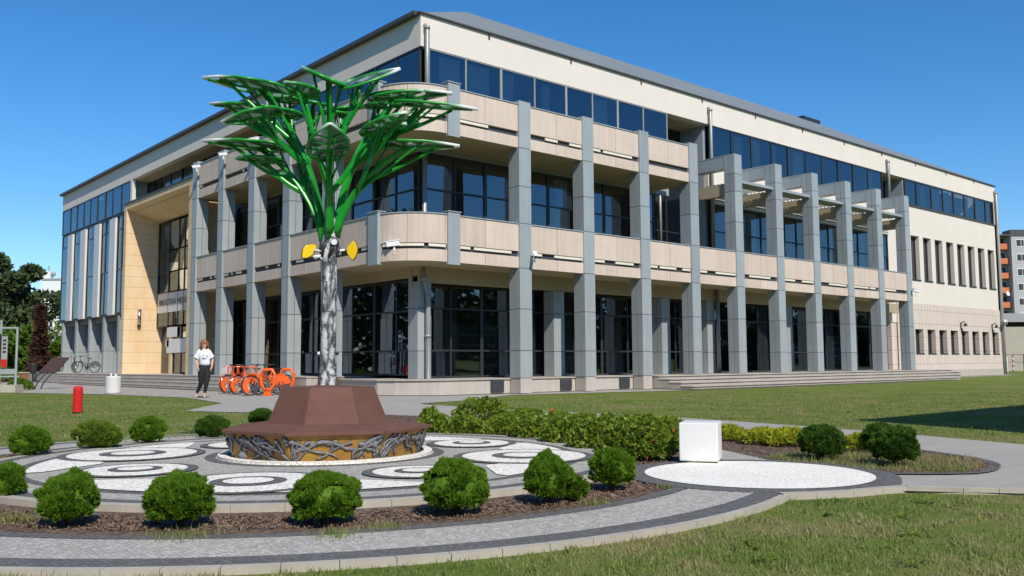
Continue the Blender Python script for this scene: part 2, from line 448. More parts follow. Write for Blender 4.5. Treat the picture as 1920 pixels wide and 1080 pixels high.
nt = W.node_tree; bg = nt.nodes['Background']
sky = nt.nodes.new('ShaderNodeTexSky'); sky.sky_type = 'NISHITA'; sky.sun_disc = False
sky.sun_elevation = EL; sky.sun_rotation = math.atan2(-SAZ.x, -SAZ.y)
sky.altitude = 0; sky.air_density = 1.0; sky.dust_density = .1; sky.ozone_density = 6
hs = nt.nodes.new('ShaderNodeHueSaturation'); hs.inputs['Saturation'].default_value = 1.24; hs.inputs['Value'].default_value = 1.2
nt.links.new(sky.outputs[0], hs.inputs['Color']); nt.links.new(hs.outputs[0], bg.inputs[0]); bg.inputs[1].default_value = .114
S.view_settings.view_transform = 'Standard'; S.view_settings.look = 'None'; S.view_settings.gamma = 1
S.view_settings.exposure = .08; S.view_settings.use_curve_mapping = False
S.cycles.max_bounces = 8; S.cycles.transparent_max_bounces = 24

# ================================================================ library building
B = thing('library_building', 'long three storey cream library with grey columns, curved corner balconies and strip windows', 'library', (17.44, 24.79, 0))
XW, YW = 17.44, 24.79          # main wall planes
XC, YC = 15.30, 22.68          # column planes
XE, YE = 65.9, 68.5            # far ends
def P(name, mb, mat, parent=None, **k): return obj(name, mb, mat, parent or B, **k)

# --- walls and fascia
m = MB()
m.box(XW, XE, YW, YW+.3, 11.87, 13.0); m.box(XW, XW+.3, YW+.3, YE, 11.87, 13.0)
m.box(XE-.3, XE, YW+.3, YE, 11.87, 13.0); m.box(XW+.3, XE-.3, YE-.3, YE, 11.87, 13.0)
P('fascia', m, M['stucco'])
m = MB()
for k in range(11):
    x = XW + 3 + k*4.2
    if x < XE-1: m.box(x, x+.07, YW-.03, YW, 12.8, 12.97)
P('gutter_bracket', m, M['gutter'])
m = MB()
m.box(XW-.10, XE+.10, YW-.09, YW+.1, 13.0, 13.05); m.box(XW-.22, XW+.1, YW+.1, YE+.1, 12.96, 13.10)
m.box(XE-.1, XE+.10, YW+.1, YE+.1, 13.0, 13.05); m.box(XW+.1, XE-.1, YE-.1, YE+.1, 13.0, 13.05)
P('gutter', m, M['gutter'])
m = MB()
Y2 = YW + 18; X2 = 65.0
a=(XW+.1,YW-.06,13.056); b=(X2,YW-.06,13.056); c=(X2,Y2,13.056); d=(XW+.1,Y2,13.056); e=(26.44,33.79,18.12); f=(56.2,33.79,18.12)
m.add([a,b,c,d,e,f], [(0,1,5,4),(1,2,5),(2,3,4,5),(3,0,4),(3,2,1,0)])
a=(XW+.1,YW+12,13.11); b=(XW+17.6,YW+12,13.11); c=(XW+17.6,YE,13.11); d=(XW+.1,YE,13.11); e=(26.3,YW+16,17.9); f=(26.3,YE-9,17.9)
m.add([a,b,c,d,e,f], [(0,1,4),(1,2,5,4),(2,3,5),(3,0,4,5),(3,2,1,0)])
roof = P('roof', m, M['roof'])
m = MB(); m.box(55.4,57.6,33.0,33.6,17.2,17.95); P('skylight', m, M['dark'], roof)
# back, far and right outer walls
m = MB()
m.box(XE-.3, XE, YW, YE, 0, 11.87); m.box(18.6, XE-.3, YE-.3, YE, 0, 11.87)
# right wing wall with slit windows
def wall_holes(mb, y, x0, x1, z0, z1, holes, depth, mi=0):
    xs = sorted({x0, x1} | {h[0] for h in holes} | {h[1] for h in holes}); zs = sorted({z0, z1} | {h[2] for h in holes} | {h[3] for h in holes})
    for i in range(len(xs)-1):
        for j in range(len(zs)-1):
            cx=(xs[i]+xs[i+1])/2; cz=(zs[j]+zs[j+1])/2
            if any(h[0]<cx<h[1] and h[2]<cz<h[3] for h in holes): continue
            mb.quad((xs[i],y,zs[j]),(xs[i+1],y,zs[j]),(xs[i+1],y,zs[j+1]),(xs[i],y,zs[j+1]), mi)
    for h in holes:
        a,b,c,d = h
        mb.quad((a,y,c),(a,y,d),(a,y+depth,d),(a,y+depth,c), mi); mb.quad((b,y,c),(b,y+depth,c),(b,y+depth,d),(b,y,d), mi)
        mb.quad((a,y,d),(b,y,d),(b,y+depth,d),(a,y+depth,d), mi); mb.quad((a,y,c),(a,y+depth,c),(b,y+depth,c),(b,y,c), mi)
SL = [(53.05+1.595*k, 54.12+1.595*k) for k in range(8)]
wall_holes(m, YW, 50.2, XE, 4.39, 10.22, [(a,b,5.83,8.48) for a,b in SL], .30)
m.box(50.0, 52.4, YW+.004, YW+.3, 3.2, 4.39)
m.box(33.4, 50.2, YW, YW+.25, 8.55, 10.12)         # wall strip behind the pergola
P('wall', m, M['stucco'])
m = MB(); wall_holes(m, YW-.035, 50.9, XE+.004, .43, 4.38, [(a,b,1.42,2.87) for a,b in SL], .33)
m.quad((50.9,YW-.035,4.38),(XE+.004,YW-.035,4.38),(XE+.004,YW,4.38),(50.9,YW,4.38))
m.quad((XE+.004,YW-.035,.43),(XE+.004,YW+3,.43),(XE+.004,YW+3,4.38),(XE+.004,YW-.035,4.38))
P('tile_cladding', m, M['tile'])
m = MB(); m.box(50.5, XE+.02, YW-.06, YW+.3, 0, .43); P('wing_footing', m, M['concrete'])
def slit(a, b, z0, z1):
    f = MB(); y = YW+.25
    f.box(a, a+.05, y, y+.05, z0, z1); f.box(b-.09, b, y-.02, y+.05, z0, z1); f.box(a+.05, b-.09, y, y+.05, z0, z0+.06); f.box(a+.05, b-.09, y, y+.05, z1-.06, z1)
    f.box(a-.02, b+.02, YW-.06, y, z0-.05, z0+.012)
    w = P('window', f, M['frame'])
    g = MB(); g.quad((a,y+.03,z0),(b,y+.03,z0),(b,y+.03,z1),(a,y+.03,z1)); P('pane', g, M['oglass'], w)
for a, b in SL: slit(a,b,5.83,8.48); slit(a,b,1.42,2.87)

# --- glazing
NW = [0]
def glaze(axis, const, u0, u1, z0, z1, mull, trans, fw_=.06, name='window', fmat='frame', curt=0):
    """a bay of glass on the plane axis=const, facing the negative side"""
    f = MB(); d0, d1 = const-.04, const+.06
    def bar(a, b, c, d):
        if axis == 'y': f.box(a, b, d0, d1, c, d)
        else: f.box(d0, d1, a, b, c, d)
    us = [u0] + list(mull) + [u1]
    for i, u in enumerate(us):
        h = fw_/2
        a = u if i == 0 else u-h; b = u if i == len(us)-1 else u+h
        if i == 0: b = u+fw_
        if i == len(us)-1: a = u-fw_
        bar(a, b, z0, z1)
    for i in range(len(us)-1):
        a = us[i]+(fw_ if i == 0 else fw_/2); b = us[i+1]-(fw_ if i == len(us)-2 else fw_/2)
        bar(a, b, z0, z0+fw_); bar(a, b, z1-fw_, z1)
        for t in trans: bar(a, b, t-fw_/2, t+fw_/2)
    w = P(name, f, M[fmat])
    g = MB()
    pr_ = random.Random(int(u0*91)+int(z0*13)); zz_ = [z0]+list(trans)+[z1]
    for i in range(len(us)-1):                    # every sheet of glass sits a hair out of true
        for j in range(len(zz_)-1):
            e = [pr_.uniform(-.012,.012) for _ in range(3)]; e.append(e[0]+e[2]-e[1])
            a, b, c_, d_ = us[i], us[i+1], zz_[j], zz_[j+1]
            if axis == 'y': g.quad((a,const+e[0],c_),(b,const+e[1],c_),(b,const+e[2],d_),(a,const+e[3],d_))
            else: g.quad((const+e[0],b,c_),(const+e[1],a,c_),(const+e[2],a,d_),(const+e[3],b,d_))
    P('pane', g, M['glass'], w)
    if curt:
        c = MB(); rr = random.Random(int(u0*100)+int(z0*10))
        for i in range(len(us)-1):
            if rr.random() < curt:
                L = us[i+1]-us[i]; s0 = us[i]+.08+rr.random()*.4*L; wd = L*(.2+.5*rr.random()); zt = z1-.1; zb = z0+.05
                n = 8; e = min(s0+wd, us[i+1]-.05); off = const+.16
                for k in range(n):
                    a = s0+(e-s0)*k/n; b = s0+(e-s0)*(k+1)/n; o1 = off+.05*(k%2); o2 = off+.05*((k+1)%2)
                    if axis == 'y': c.quad((a,o1,zb),(b,o2,zb),(b,o2,zt),(a,o1,zt))
                    else: c.quad((o1,a,zb),(o2,b,zb),(o2,b,zt),(o1,a,zt))
        if c.v: P('curtain', c, M['curtain'], w)
    return w
def fr(a, b, n): return [a+(b-a)*i/n for i in range(1,n)]
# top floor, right facade: panes in groups of two or three
grp = [17.8,19.43,21.08,22.75,24.43,25.91,27.41,29.02,30.6]
for i in range(0,8,2): glaze('y', YW+.06, grp[i], grp[i+2], 9.75, 11.87, [grp[i+1]], [], curt=.6, fmat='clad', fw_=.045)
glaze('y', 26.3, 30.7, 33.3, 9.4, 11.87, [31.9], [], curt=.8)
g2 = [33.62,35.3,36.95,38.64,40.15,41.77,43.37,44.99,46.63,48.24,49.9]
for i in range(0,10,2): glaze('y', YW+.06, g2[i], g2[i+2], 10.12, 11.87, [g2[i+1]], [], curt=.65)
glaze('y', 26.0, 50.0, 52.5, 10.12, 11.87, [51.2], [])
g3 = [52.64,54.16,56.19,57.78,59.35,60.97,62.66,64.32,65.6]
for i in range(0,8,2): glaze('y', YW+.06, g3[i], g3[i+2], 10.3, 11.87, [g3[i+1]], [], fw_=.09, curt=.95)
m = MB(); m.box(52.55, 65.9, YW-.05, YW+.2, 10.22, 10.3); P('window_sill', m, M['gutter'])
# top floor, left facade
l1 = [24.9,27.7,30.5,33.3,36.1]
for i in range(4): glaze('x', XW+.06, l1[i], l1[i+1], 9.75, 11.87, [(l1[i]+l1[i+1])/2], [])
l2 = [36.1,39.3,42.5,45.7,48.9,52.1,54.2]
for i in range(6): glaze('x', XW+1.0, l2[i], l2[i+1], 9.4, 11.87, [(l2[i]+l2[i+1])/2], [])
# glass stair wing on the left facade
WG = [54.3,55.9,57.52,58.93,60.52,62.0,63.42,64.96,66.55,68.42]
for i in range(0,9,3): glaze('x', XW+.03, WG[i], WG[i+3], 10.12, 11.87, WG[i+1:i+3], [])
for a, b in ((54.3,56.5),(57.58,59.54),(60.62,62.5),(63.63,65.46),(66.56,68.42)):
    glaze('x', XW+.06, a, b, 4.12, 10.06, [(a+b)/2+.2] if b-a > 1.9 else [], [6.75,9.2])
for a, b in ((56.52,57.56),(59.56,60.60),(62.52,63.61),(65.48,66.54)):
    m = MB(); m.box(XW-.10, XW+.25, a, b, 4.05, 9.92); P('white_panel', m, M['white'])
    m = MB(); m.box(XW+.02, XW+.25, a, b, 9.92, 10.1); P('panel_cap', m, M['gutter'])
m = MB(); m.box(XW+.02, XW+.3, 54.3, 68.45, 3.98, 4.1); P('wing_edge_beam', m, M['cladd'])
m = MB(); m.box(XW+.0, XW+.2, 53.9, 54.25, 9.9, 11.87); P('white_post', m, M['white'])
# end wall of the stair wing (facing away) and dark reveals of the recesses
for q in ((XW+.07, XW+1.3, 68.42, 68.5, 4.1, 11.87),(XW+.07, 18.5, 54.22, 54.29, 4.1, 11.87),(30.62, 30.68, YW+.1, 26.3, 8.33, 11.87),(33.4, 33.6, YW+.25, 26.4, 5.7, 11.87),(49.92, 49.98, YW+.1, 26.0, 10.1, 11.87),(52.5, 52.58, YW+.1, 26.0, 10.1, 11.87)):
    m = MB(); m.box(*q); P('recess_cheek', m, M['clad'])
# first floor glass: right
zs0, zs1 = 5.6, 8.2
xr = [17.55,20.31,23.41,26.51,29.61]
for i in range(4): glaze('y', YW+.06, xr[i], xr[i+1], zs0, zs1, fr(xr[i],xr[i+1],2), [6.95], curt=.3)
glaze('y', 26.3, 29.61, 33.4, zs0, 9.3, [31.0,32.2], [6.95])
xp = [33.6+.0,36.0,39.1,42.2,45.3,48.4,50.2]
for i in range(6): glaze('y', YW+.06, xp[i], xp[i+1], zs0, zs1, fr(xp[i],xp[i+1],2), [6.95], curt=.55)
yl = [24.9,27.77,30.77,33.77,36.67,39.4]
for i in range(5): glaze('x', XW+.06, yl[i], yl[i+1], zs0, zs1, fr(yl[i],yl[i+1],2), [6.95], curt=.2)
# ground floor glass
for i in range(4): glaze('y', YW+.3, xr[i], xr[i+1], .52, 3.7, fr(xr[i],xr[i+1],2), [1.45,2.9])
xg = [29.61,32.7,35.8,38.9,42.0,45.1,48.2,50.2]
for i in range(7): glaze('y', YW+.3, xg[i], xg[i+1], .52, 3.7, fr(xg[i],xg[i+1],2), [1.45,2.9] if i in (0,3) else [2.9])
for i in range(5): glaze('x', XW+.12, yl[i], yl[i+1], .6, 3.9, fr(yl[i],yl[i+1],2), [1.45,2.8])
m = MB(); m.box(50.2, 50.32, YW+.0, YW+.4, .5, 4.2); m.box(50.32, 52.6, YW+.05, YW+.2, .5, 3.2); P('stone_screen', m, M['tile'])
# --- slabs, soffits, interior
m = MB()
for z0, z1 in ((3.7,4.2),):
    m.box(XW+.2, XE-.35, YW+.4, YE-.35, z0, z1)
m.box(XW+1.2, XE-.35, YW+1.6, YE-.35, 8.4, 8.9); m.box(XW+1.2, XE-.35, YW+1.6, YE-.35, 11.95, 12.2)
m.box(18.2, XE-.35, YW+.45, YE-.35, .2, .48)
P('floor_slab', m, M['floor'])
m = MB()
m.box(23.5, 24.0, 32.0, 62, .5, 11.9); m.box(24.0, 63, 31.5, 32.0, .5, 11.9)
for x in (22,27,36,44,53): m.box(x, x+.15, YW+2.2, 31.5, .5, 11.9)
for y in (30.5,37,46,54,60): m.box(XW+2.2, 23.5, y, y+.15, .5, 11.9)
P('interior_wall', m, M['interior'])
# bookcases and desks standing behind the glass
rb_ = random.Random(21)
bk = [plain('book row %d' % i, c, .8, .5, 14, 60, 0) for i, c in enumerate([(.30,.16,.08),(.42,.36,.26),(.16,.22,.30),(.38,.12,.09)])]
for z in (.5, 4.22, 8.92):
    for x in range(20, 63, 3):
        if rb_.random() < .7 and not 29 < x < 34:
            w_ = rb_.uniform(1.0,2.2); h_ = rb_.choice([.8,1.3,1.9]); y_ = YW+rb_.uniform(1.0,1.9)
            if z > 8: y_ = YW+2.0
            m = MB(); m.box(x, x+w_, y_, y_+.4, z, z+h_)
            for q in range(int(h_/.38)): m.box(x+.05, x+w_-.05, y_-.012, y_-.002, z+.08+.38*q, z+.36+.38*q, 1)
            P('bookcase', m, [M['white'], rb_.choice(bk)])
# soffit sheets (tan): under lower and upper balconies; thin dark soffits at fascia
def corner_poly(o, r, xend, yend):          # outline of the balcony edge, offset o outwards from the wall line
    pts = [(XC+o, yend), (XC+o, YC+r)]
    cx, cy = XC+r, YC+r; rr = r-o
    for k in range(1,13):
        a = PI + (PI/2)*k/13
        pts.append((cx+rr*math.cos(a), cy+rr*math.sin(a)))
    pts += [(XC+r, YC+o), (xend, YC+o)]
    return pts
RC = 1.66
def band_slab(z0, z1, xend, yend, inX, inY):
    o = corner_poly(.10, RC, xend, yend)
    poly = o + [(xend, inY), (inX, inY), (inX, yend)]
    s = MB(); s.slab(poly, z0, z1); return s
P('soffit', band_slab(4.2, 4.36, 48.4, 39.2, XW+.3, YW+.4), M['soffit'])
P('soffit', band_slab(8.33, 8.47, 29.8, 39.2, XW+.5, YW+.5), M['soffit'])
m = MB()
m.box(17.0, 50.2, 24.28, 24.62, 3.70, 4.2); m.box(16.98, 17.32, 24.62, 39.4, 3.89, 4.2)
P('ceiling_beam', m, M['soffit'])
m = MB()
m.box(XW+.02, 30.6, YW+.02, YW+.16, 8.2, 9.75); m.box(XW+.02, XW+.16, YW+.16, 36.1, 8.2, 9.75)
P('spandrel', m, M['clad'])
for q in ((30.6, 33.4, YW+.3, 26.3), (50, 52.5, YW+.3, 26), (XW+.3, XW+1.0, 36.1, 54.2)):
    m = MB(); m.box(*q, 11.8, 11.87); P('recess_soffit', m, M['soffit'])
m = MB(); m.box(33.62, 50.2, YW-.02, YW-.003, 8.2, 8.55)
for k in range(5): m.box(33.62, 50.2, YW-.12, YW-.03, 8.24+.13*k, 8.30+.13*k)
P('louvre', m, M['white'])

# --- balcony parapets
def strip(mb, pts, thick, z0, z1, mi=0):
    n = len(pts); nor = []
    for i in range(n):
        a = Vector(pts[max(i-1,0)]); b = Vector(pts[min(i+1,n-1)]); t = (b-a).normalized(); nor.append(Vector((-t.y, t.x)))
    vs = []
    for p, q in zip(pts, nor):
        i = Vector(p) + q*thick
        vs += [(p[0],p[1],z0),(i.x,i.y,z0),(i.x,i.y,z1),(p[0],p[1],z1)]
    fs = []
    for i in range(n-1):
        p = 4*i; q = p+4
        fs += [(p,q,q+3,p+3),(p+3,q+3,q+2,p+2),(p+2,q+2,q+1,p+1),(p+1,q+1,q,p)]
    fs += [(3,2,1,0),(q,q+1,q+2,q+3)]
    mb.add(vs, fs, mi)
class Path:
    def __init__(s, o, xend, ystart=39.2):
        s.o=o; s.ys=ystart; s.r=RC-o; s.L1=ystart-(YC+RC); s.La=s.r*PI/2; s.L2=xend-(XC+RC); s.L=s.L1+s.La+s.L2
    def at(s, t):
        if t <= s.L1: return (XC+s.o, s.ys-t)
        t -= s.L1
        if t <= s.La:
            a = PI + t/s.r; return (XC+RC+s.r*math.cos(a), YC+RC+s.r*math.sin(a))
        return (XC+RC+t-s.La, YC+s.o)
    def seg(s, a, b):
        ts = {a, b}
        for k in (s.L1, s.L1+s.La):
            if a < k < b: ts.add(k)
        k = s.L1
        while k < s.L1+s.La:
            if a < k < b: ts.add(k)
            k += s.La/12
        return [s.at(t) for t in sorted(ts)]
def parapet(zb, xend, lights):
    pa = Path(.06, xend); cuts = [0]
    yl_ = [39.2,37.6,36.2,34.7,33.25,31.8,30.3,28.8,27.3,25.9,24.34]
    cuts += [39.2-y for y in yl_[1:-1]] + [pa.L1, pa.L1+pa.La/2, pa.L1+pa.La]
    x = XC+RC
    for xx in [18.6,20.3,21.86,23.41,24.95,26.51,28.05,29.6,31.15,32.7,34.25,35.8,37.3,38.9,40.4,42.0,43.5,45.1,46.7,48.3]:
        if xx < xend-.4: cuts.append(pa.L1+pa.La+xx-x)
    cuts.append(pa.L)
    pm = MB(); lo = MB(); prr = random.Random(int(zb*7))
    for i in range(len(cuts)-1):
        a, b = cuts[i]+.008, cuts[i+1]-.008
        q = pa.seg(a,b)
        strip(pm, q, .12, zb+.575, zb+1.50, prr.choice([0,0,1,2])); strip(pm, q, .12, zb+.004, zb+.38, prr.choice([0,0,1,2]))
    par = P('balcony_parapet', pm, [M['parapet'], M['parapet2'], M['parapet3']])
    bk = MB(); pb = Path(.15, xend); strip(bk, pb.seg(0,pb.L), .06, zb+.002, zb+1.495); P('parapet_core', bk, M['cladd'], par)
    cp = MB(); pc = Path(.03, xend); strip(cp, pc.seg(0,pc.L), .24, zb+1.503, zb+1.535); P('coping', cp, M['clad'], par)
    rr = random.Random(int(zb*10)); pl = Path(.085, xend); t = .5
    while t < pl.L-1.6:
        w = rr.choice([.6,1.0,1.4,1.6]) if t > pl.L1 else rr.choice([.12,.3,.5])
        if rr.random() < lights and t+w < pl.L:
            lf = MB(); strip(lf, pl.seg(t,t+w), .05, zb+.47, zb+.565); P('strip_light', lf, M['light'], par)
        t += w + rr.choice([.15,.6,.4,1.0])*(1 if t > pl.L1 else 2.2)
parapet(4.2, 48.4, .9); parapet(8.33, 29.8, .85)
for (z0,z1) in ((4.12,5.80),(8.25,10.0)):
    m = MB(); m.box(XC-.02, XC+.16, 24.05, 24.60, z0, z1); m.box(XC-.05, XC+.28, 24.02, 24.63, z1, z1+.03); P('pilaster', m, M['clad'])
    m = MB(); m.box(17.02, 17.50, YC-.02, YC+.16, z0, z1); m.box(16.99, 17.53, YC-.05, YC+.28, z1, z1+.03); P('pilaster', m, M['clad'])

# --- columns: clad in metal panels with open dark joints
JZ = [.5,1.42,2.82,4.2,5.73,7.0,8.33]
def column(x0, x1, y0, y1, zb, zt, joints, split='x'):
    m = MB(); g = .010
    m.box(x0+.02, x1-.02, y0+.02, y1-.02, zb, zt-.01, 1); cr_ = random.Random(int(x0*37+y0*11))
    zs = [zb] + [z for z in joints if zb+.2 < z < zt-.2] + [zt]
    for i in range(len(zs)-1):
        a, b = zs[i]+g, zs[i+1]-g; nf0 = len(m.f)
        xm, ym = (x0+x1)/2, (y0+y1)/2
        m.box(x0, x0+.02, y0, ym-g, a, b); m.box(x0, x0+.02, ym+g, y1, a, b)
        m.box(x1-.02, x1, y0, ym-g, a, b); m.box(x1-.02, x1, ym+g, y1, a, b)
        m.box(x0+.02, x1-.02, y0, y0+.02, a, b) if split == 'x' else (m.box(x0+.02, xm-g, y0, y0+.02, a, b), m.box(xm+g, x1-.02, y0, y0+.02, a, b))
        m.box(x0+.02, x1-.02, y1-.02, y1, a, b)
        c_ = cr_.choice([0,0,0,2,3])
        for q in range(nf0, len(m.f)): m.m[q] = c_
    m.box(x0, x1, y0, y1, zt-.006, zt+.02)
    return P('column', m, [M['clad'], M['cladd'], M['clad2'], M['clad3']])
colx = [20.04,23.14,26.25,29.33,32.42,35.54,38.63,41.72,44.85,47.95]
for x in colx: column(x, x+.54, YC, YC+.54, .5, 9.95, JZ+[9.1] if x > 31 else JZ)
coly = [38.76,35.95,33.0,30.05,27.1]
for y in coly: column(XC, XC+.54, y, y+.52, .56, 9.97, JZ, 'y')
for x in (23.14,29.33,32.42,38.63,44.83): column(x, x+.54, 24.3, 24.84, .5, 3.67, JZ)
column(17.0, 17.54, 24.3, 24.84, .5, 3.86, JZ, 'y')
for y in (67.4,64.25,61.3,58.4,55.6):
    column(XW+.02, XW+.60, y, y+.36, .58, 3.98, [1.9]); column(XW+.62, XW+1.15, y, y+.36, .58, 3.98, [1.9])
# pergola
m = MB(); 
for x in colx[4:]:
    m2 = MB(); m2.box(x+.01, x+.53, YC+.55, YW-.01, 9.40, 9.93); m2.box(x, x+.54, YC+.55, YW-.01, 9.93, 9.97); P('pergola_beam', m2, M['clad'])
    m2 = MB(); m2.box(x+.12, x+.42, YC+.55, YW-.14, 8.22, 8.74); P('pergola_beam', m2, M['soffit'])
for i in range(4,9):
    m.box(colx[i]+.55, colx[i+1]-.01, YC+.12, YC+.9, 8.78, 8.90)
    for k in range(5): m.box(colx[i]+.55, colx[i+1]-.01, YC+1.05+.2*k, YC+1.12+.2*k, 8.78, 8.88)
P('pergola_slab', m, M['clad'])

# --- downpipes
def pipe(pts, r=.085):
    m = MB(); m.tube(pts, r, 10)
    for p in pts[1:-1]:
        m.tube([Vector(p)-Vector((0,0,.05)), Vector(p)+Vector((0,0,.05))], r*1.25, 10)
    P('downpipe', m, M['pipe'], smooth=True)
pipe([(17.62,YW-.0,12.62),(17.62,YW-.13,12.5),(17.62,YW-.13,8.4)])
pipe([(17.58,YW-.05,8.34),(17.58,YW-.05,5.2),(17.5,YW-.1,4.37)])
pipe([(17.22,24.35,4.19),(17.2,24.28,3.8),(17.33,24.18,3.2),(17.33,24.18,1.9),(17.33,24.18,.25),(17.36,24.05,.1)], .09)
pipe([(33.5,YW-.0,12.62),(33.5,YW-.13,12.5),(33.5,YW-.13,5.75)])
pipe([(33.0,24.16,4.19),(33.0,24.16,2.0),(33.0,24.16,.5)], .09)
pipe([(50.35,YW-.0,12.62),(50.35,YW-.13,12.5),(50.35,YW-.13,10.2)])
pipe([(65.75,YW-.0,12.62),(65.75,YW-.14,12.5),(65.75,YW-.14,3.6),(65.85,YW-.16,.1)], .1)
pipe([(XW-.0,36.2,12.9),(XW-.13,36.2,12.8),(XW-.13,36.2,9.7)], .06)
pipe([(31.2,25.8,9.4),(31.2,25.8,5.75)], .06)

# --- plinth, platform and steps
m = MB()
hp = [(17.1,24.05),(19.35,24.05),(19.35,23.25),(22.2,23.25),(22.2,23.25),(25.4,23.25),(25.4,23.25),(27.2,23.25),(27.2,22.5),(52.5,22.5),(52.5,YW-.1),(27.2,YW+.45),(XW+.5,YW+.45),(XW+.5,27.0),(15.85,27.0),(15.85,24.9)]
hp = [(15.85,24.9),(16.15,24.35),(17.1,23.25),(27.25,23.25),(27.25,YW+.44),(XW+.5,YW+.44),(XW+.5,28.0),(15.85,28.0)]
m.slab(hp, 0, .46); P('plinth', m, M['plinth'])
m = MB(); m.slab([(15.80,24.87),(16.10,24.31),(17.08,23.2),(27.25,23.2),(27.25,YW+.43),(XW+.5,YW+.43),(XW+.5,28.0),(15.80,28.0)], .461, .502); P('plinth_ledge', m, M['step'])
for x in colx[:3]:
    m = MB(); m.box(x+.02, x+.52, YC+.02, 23.2, 0, .499); P('column_stub', m, M['plinth'])
pass
for x in (19.2,22.4,25.5):
    m = MB(); m.box(x, x+.55, 23.19, 23.3, .04, .43)
    for k in range(5): m.box(x+.02, x+.53, 23.175, 23.19, .08+.07*k, .10+.07*k)
    P('cellar_grille', m, M['cladd'])
m = MB(); m.box(27.27, 52.4, 22.42, YW+.44, .455, .5); m.box(27.27, 52.35, 22.47, YW+.44, 0, .455); m.box(26.84, 27.27, 22.42, 23.19, .455, .5); m.box(26.86, 27.27, 22.47, 23.19, 0, .455)
for y0, y1, z, xe in ((21.9,22.47,.375,52.2),(21.35,21.95,.25,51.0),(20.8,21.4,.125,49.5)):
    m.box(26.84, xe, y0, y1, z-.04, z); m.box(26.86, xe-.03, y0+.05, y1, 0, z-.04)
P('entrance_steps', m, M['step'], bevel=.012)
m = MB(); m.box(15.0, XW+.5, 28.02, 70.2, .535, .58); m.box(15.012, XW+.5, 28.05, 70.1, 0, .535)
for x0, x1, z, ye in ((14.83,15.05,.435,58),(14.66,14.88,.29,57.2),(14.49,14.71,.145,56.4)):
    m.box(x0, x1, 32.4, ye, z-.04, z); m.box(x0+.012, x1, 32.42, ye-.02, 0, z-.04)
m.box(XW+.5, 19.6, 54, 70.2, 0, .58)
P('entrance_steps', m, M['step'], bevel=.012)

# --- sandstone portal
m = MB(); X0, X1 = 15.32, 17.03; YL, YR = 48.12, 39.70; ZF, ZB = 9.08, 8.45
m.box(X0, X1+.3, YL, YL+.38, .58, 9.35)                                  # left jamb
m.box(X0, X1+.3, YR-.36, YR, .58, 9.35)                                  # right jamb
m.add([(X0,YR,ZF),(X0,YL,ZF),(X0,YL,9.35),(X0,YR,9.35),(X1+.3,YR,ZB),(X1+.3,YL,ZB),(X1+.3,YL,9.35),(X1+.3,YR,9.35)],
      [(0,3,2,1),(4,5,6,7),(0,1,5,4),(3,7,6,2)])
por = P('portal', m, M['sand'])
m = MB(); m.box(X0-.05, X1+.3, YR-.38, YL+.42, 9.353, 9.42); P('portal_coping', m, M['gutter'], por)
ym = [46.56,45.25,44.48,43.0,41.5]
glaze('x', X1, YR, YL-.004, 2.98, 8.46, ym, [4.75,5.8,6.9])
m = MB(); m.box(X1-.02, X1+.12, 45.9, 46.3, .59, 2.98); P('door_post', m, M['sand'])
w = glaze('x', X1+.05, YR, 45.9, .59, 2.97, [44.8,43.0,41.5], [1.62,2.35])
m = MB(); m.box(X1+.25, X1+.3, 46.35, 48.1, .59, 2.95); P('door', m, M['oglass'])
m = MB(); m.box(X1-.035, X1-.02, YR+.02, YL-.03, 3.72, 4.72); sg = P('name_board', m, M['white'])
m = MB(); m.box(X1-.036, X1-.022, 45.25, 46.6, 2.43, 2.93); m.box(X1-.036, X1-.022, 45.05, 46.6, 1.63, 2.33); m.box(X1-.036, X1-.022, 43.6, 45.0, 1.63, 2.33); m.box(X1-.036, X1-.022, 46.3, 46.75, 1.95, 2.3)
P('notice', m, M['wpvc'])
def text_mesh(s, size, mat, name, parent, loc, rot, ext=.004):
    c = bpy.data.curves.new(name, 'FONT'); c.body = s; c.size = size; c.extrude = ext; c.space_character = 1.05
    t = bpy.data.objects.new(name, c); COL.objects.link(t)
    dg = bpy.context.evaluated_depsgraph_get(); me = bpy.data.meshes.new_from_object(t.evaluated_get(dg))
    bpy.data.objects.remove(t); bpy.data.curves.remove(c)
    me.materials.clear(); me.materials.append(mat)
    o = bpy.data.objects.new(name, me); COL.objects.link(o); o.parent = parent; o.location = loc; o.rotation_euler = rot
    return o
base = Vector((17.44,24.79,0))
tl = text_mesh('BIBLIOTEKA MIĘDZYUCZELNIANA', .42, M['frame'], 'lettering', sg, Vector((X1-.045, 47.8, 4.10)) - Vector((0,0,0)), (PI/2,0,-PI/2))
m = MB(); m.tube([(16.07,48.02,3.1),(16.07,48.02,3.9)], .1, 12); P('wall_lamp', m, M['chrome'], por, smooth=True)
m = MB(); m.tube([(16.07,48.02,3.0),(16.07,48.02,3.1)], .085, 12); P('wall_lamp_socket', m, M['dark'], por)
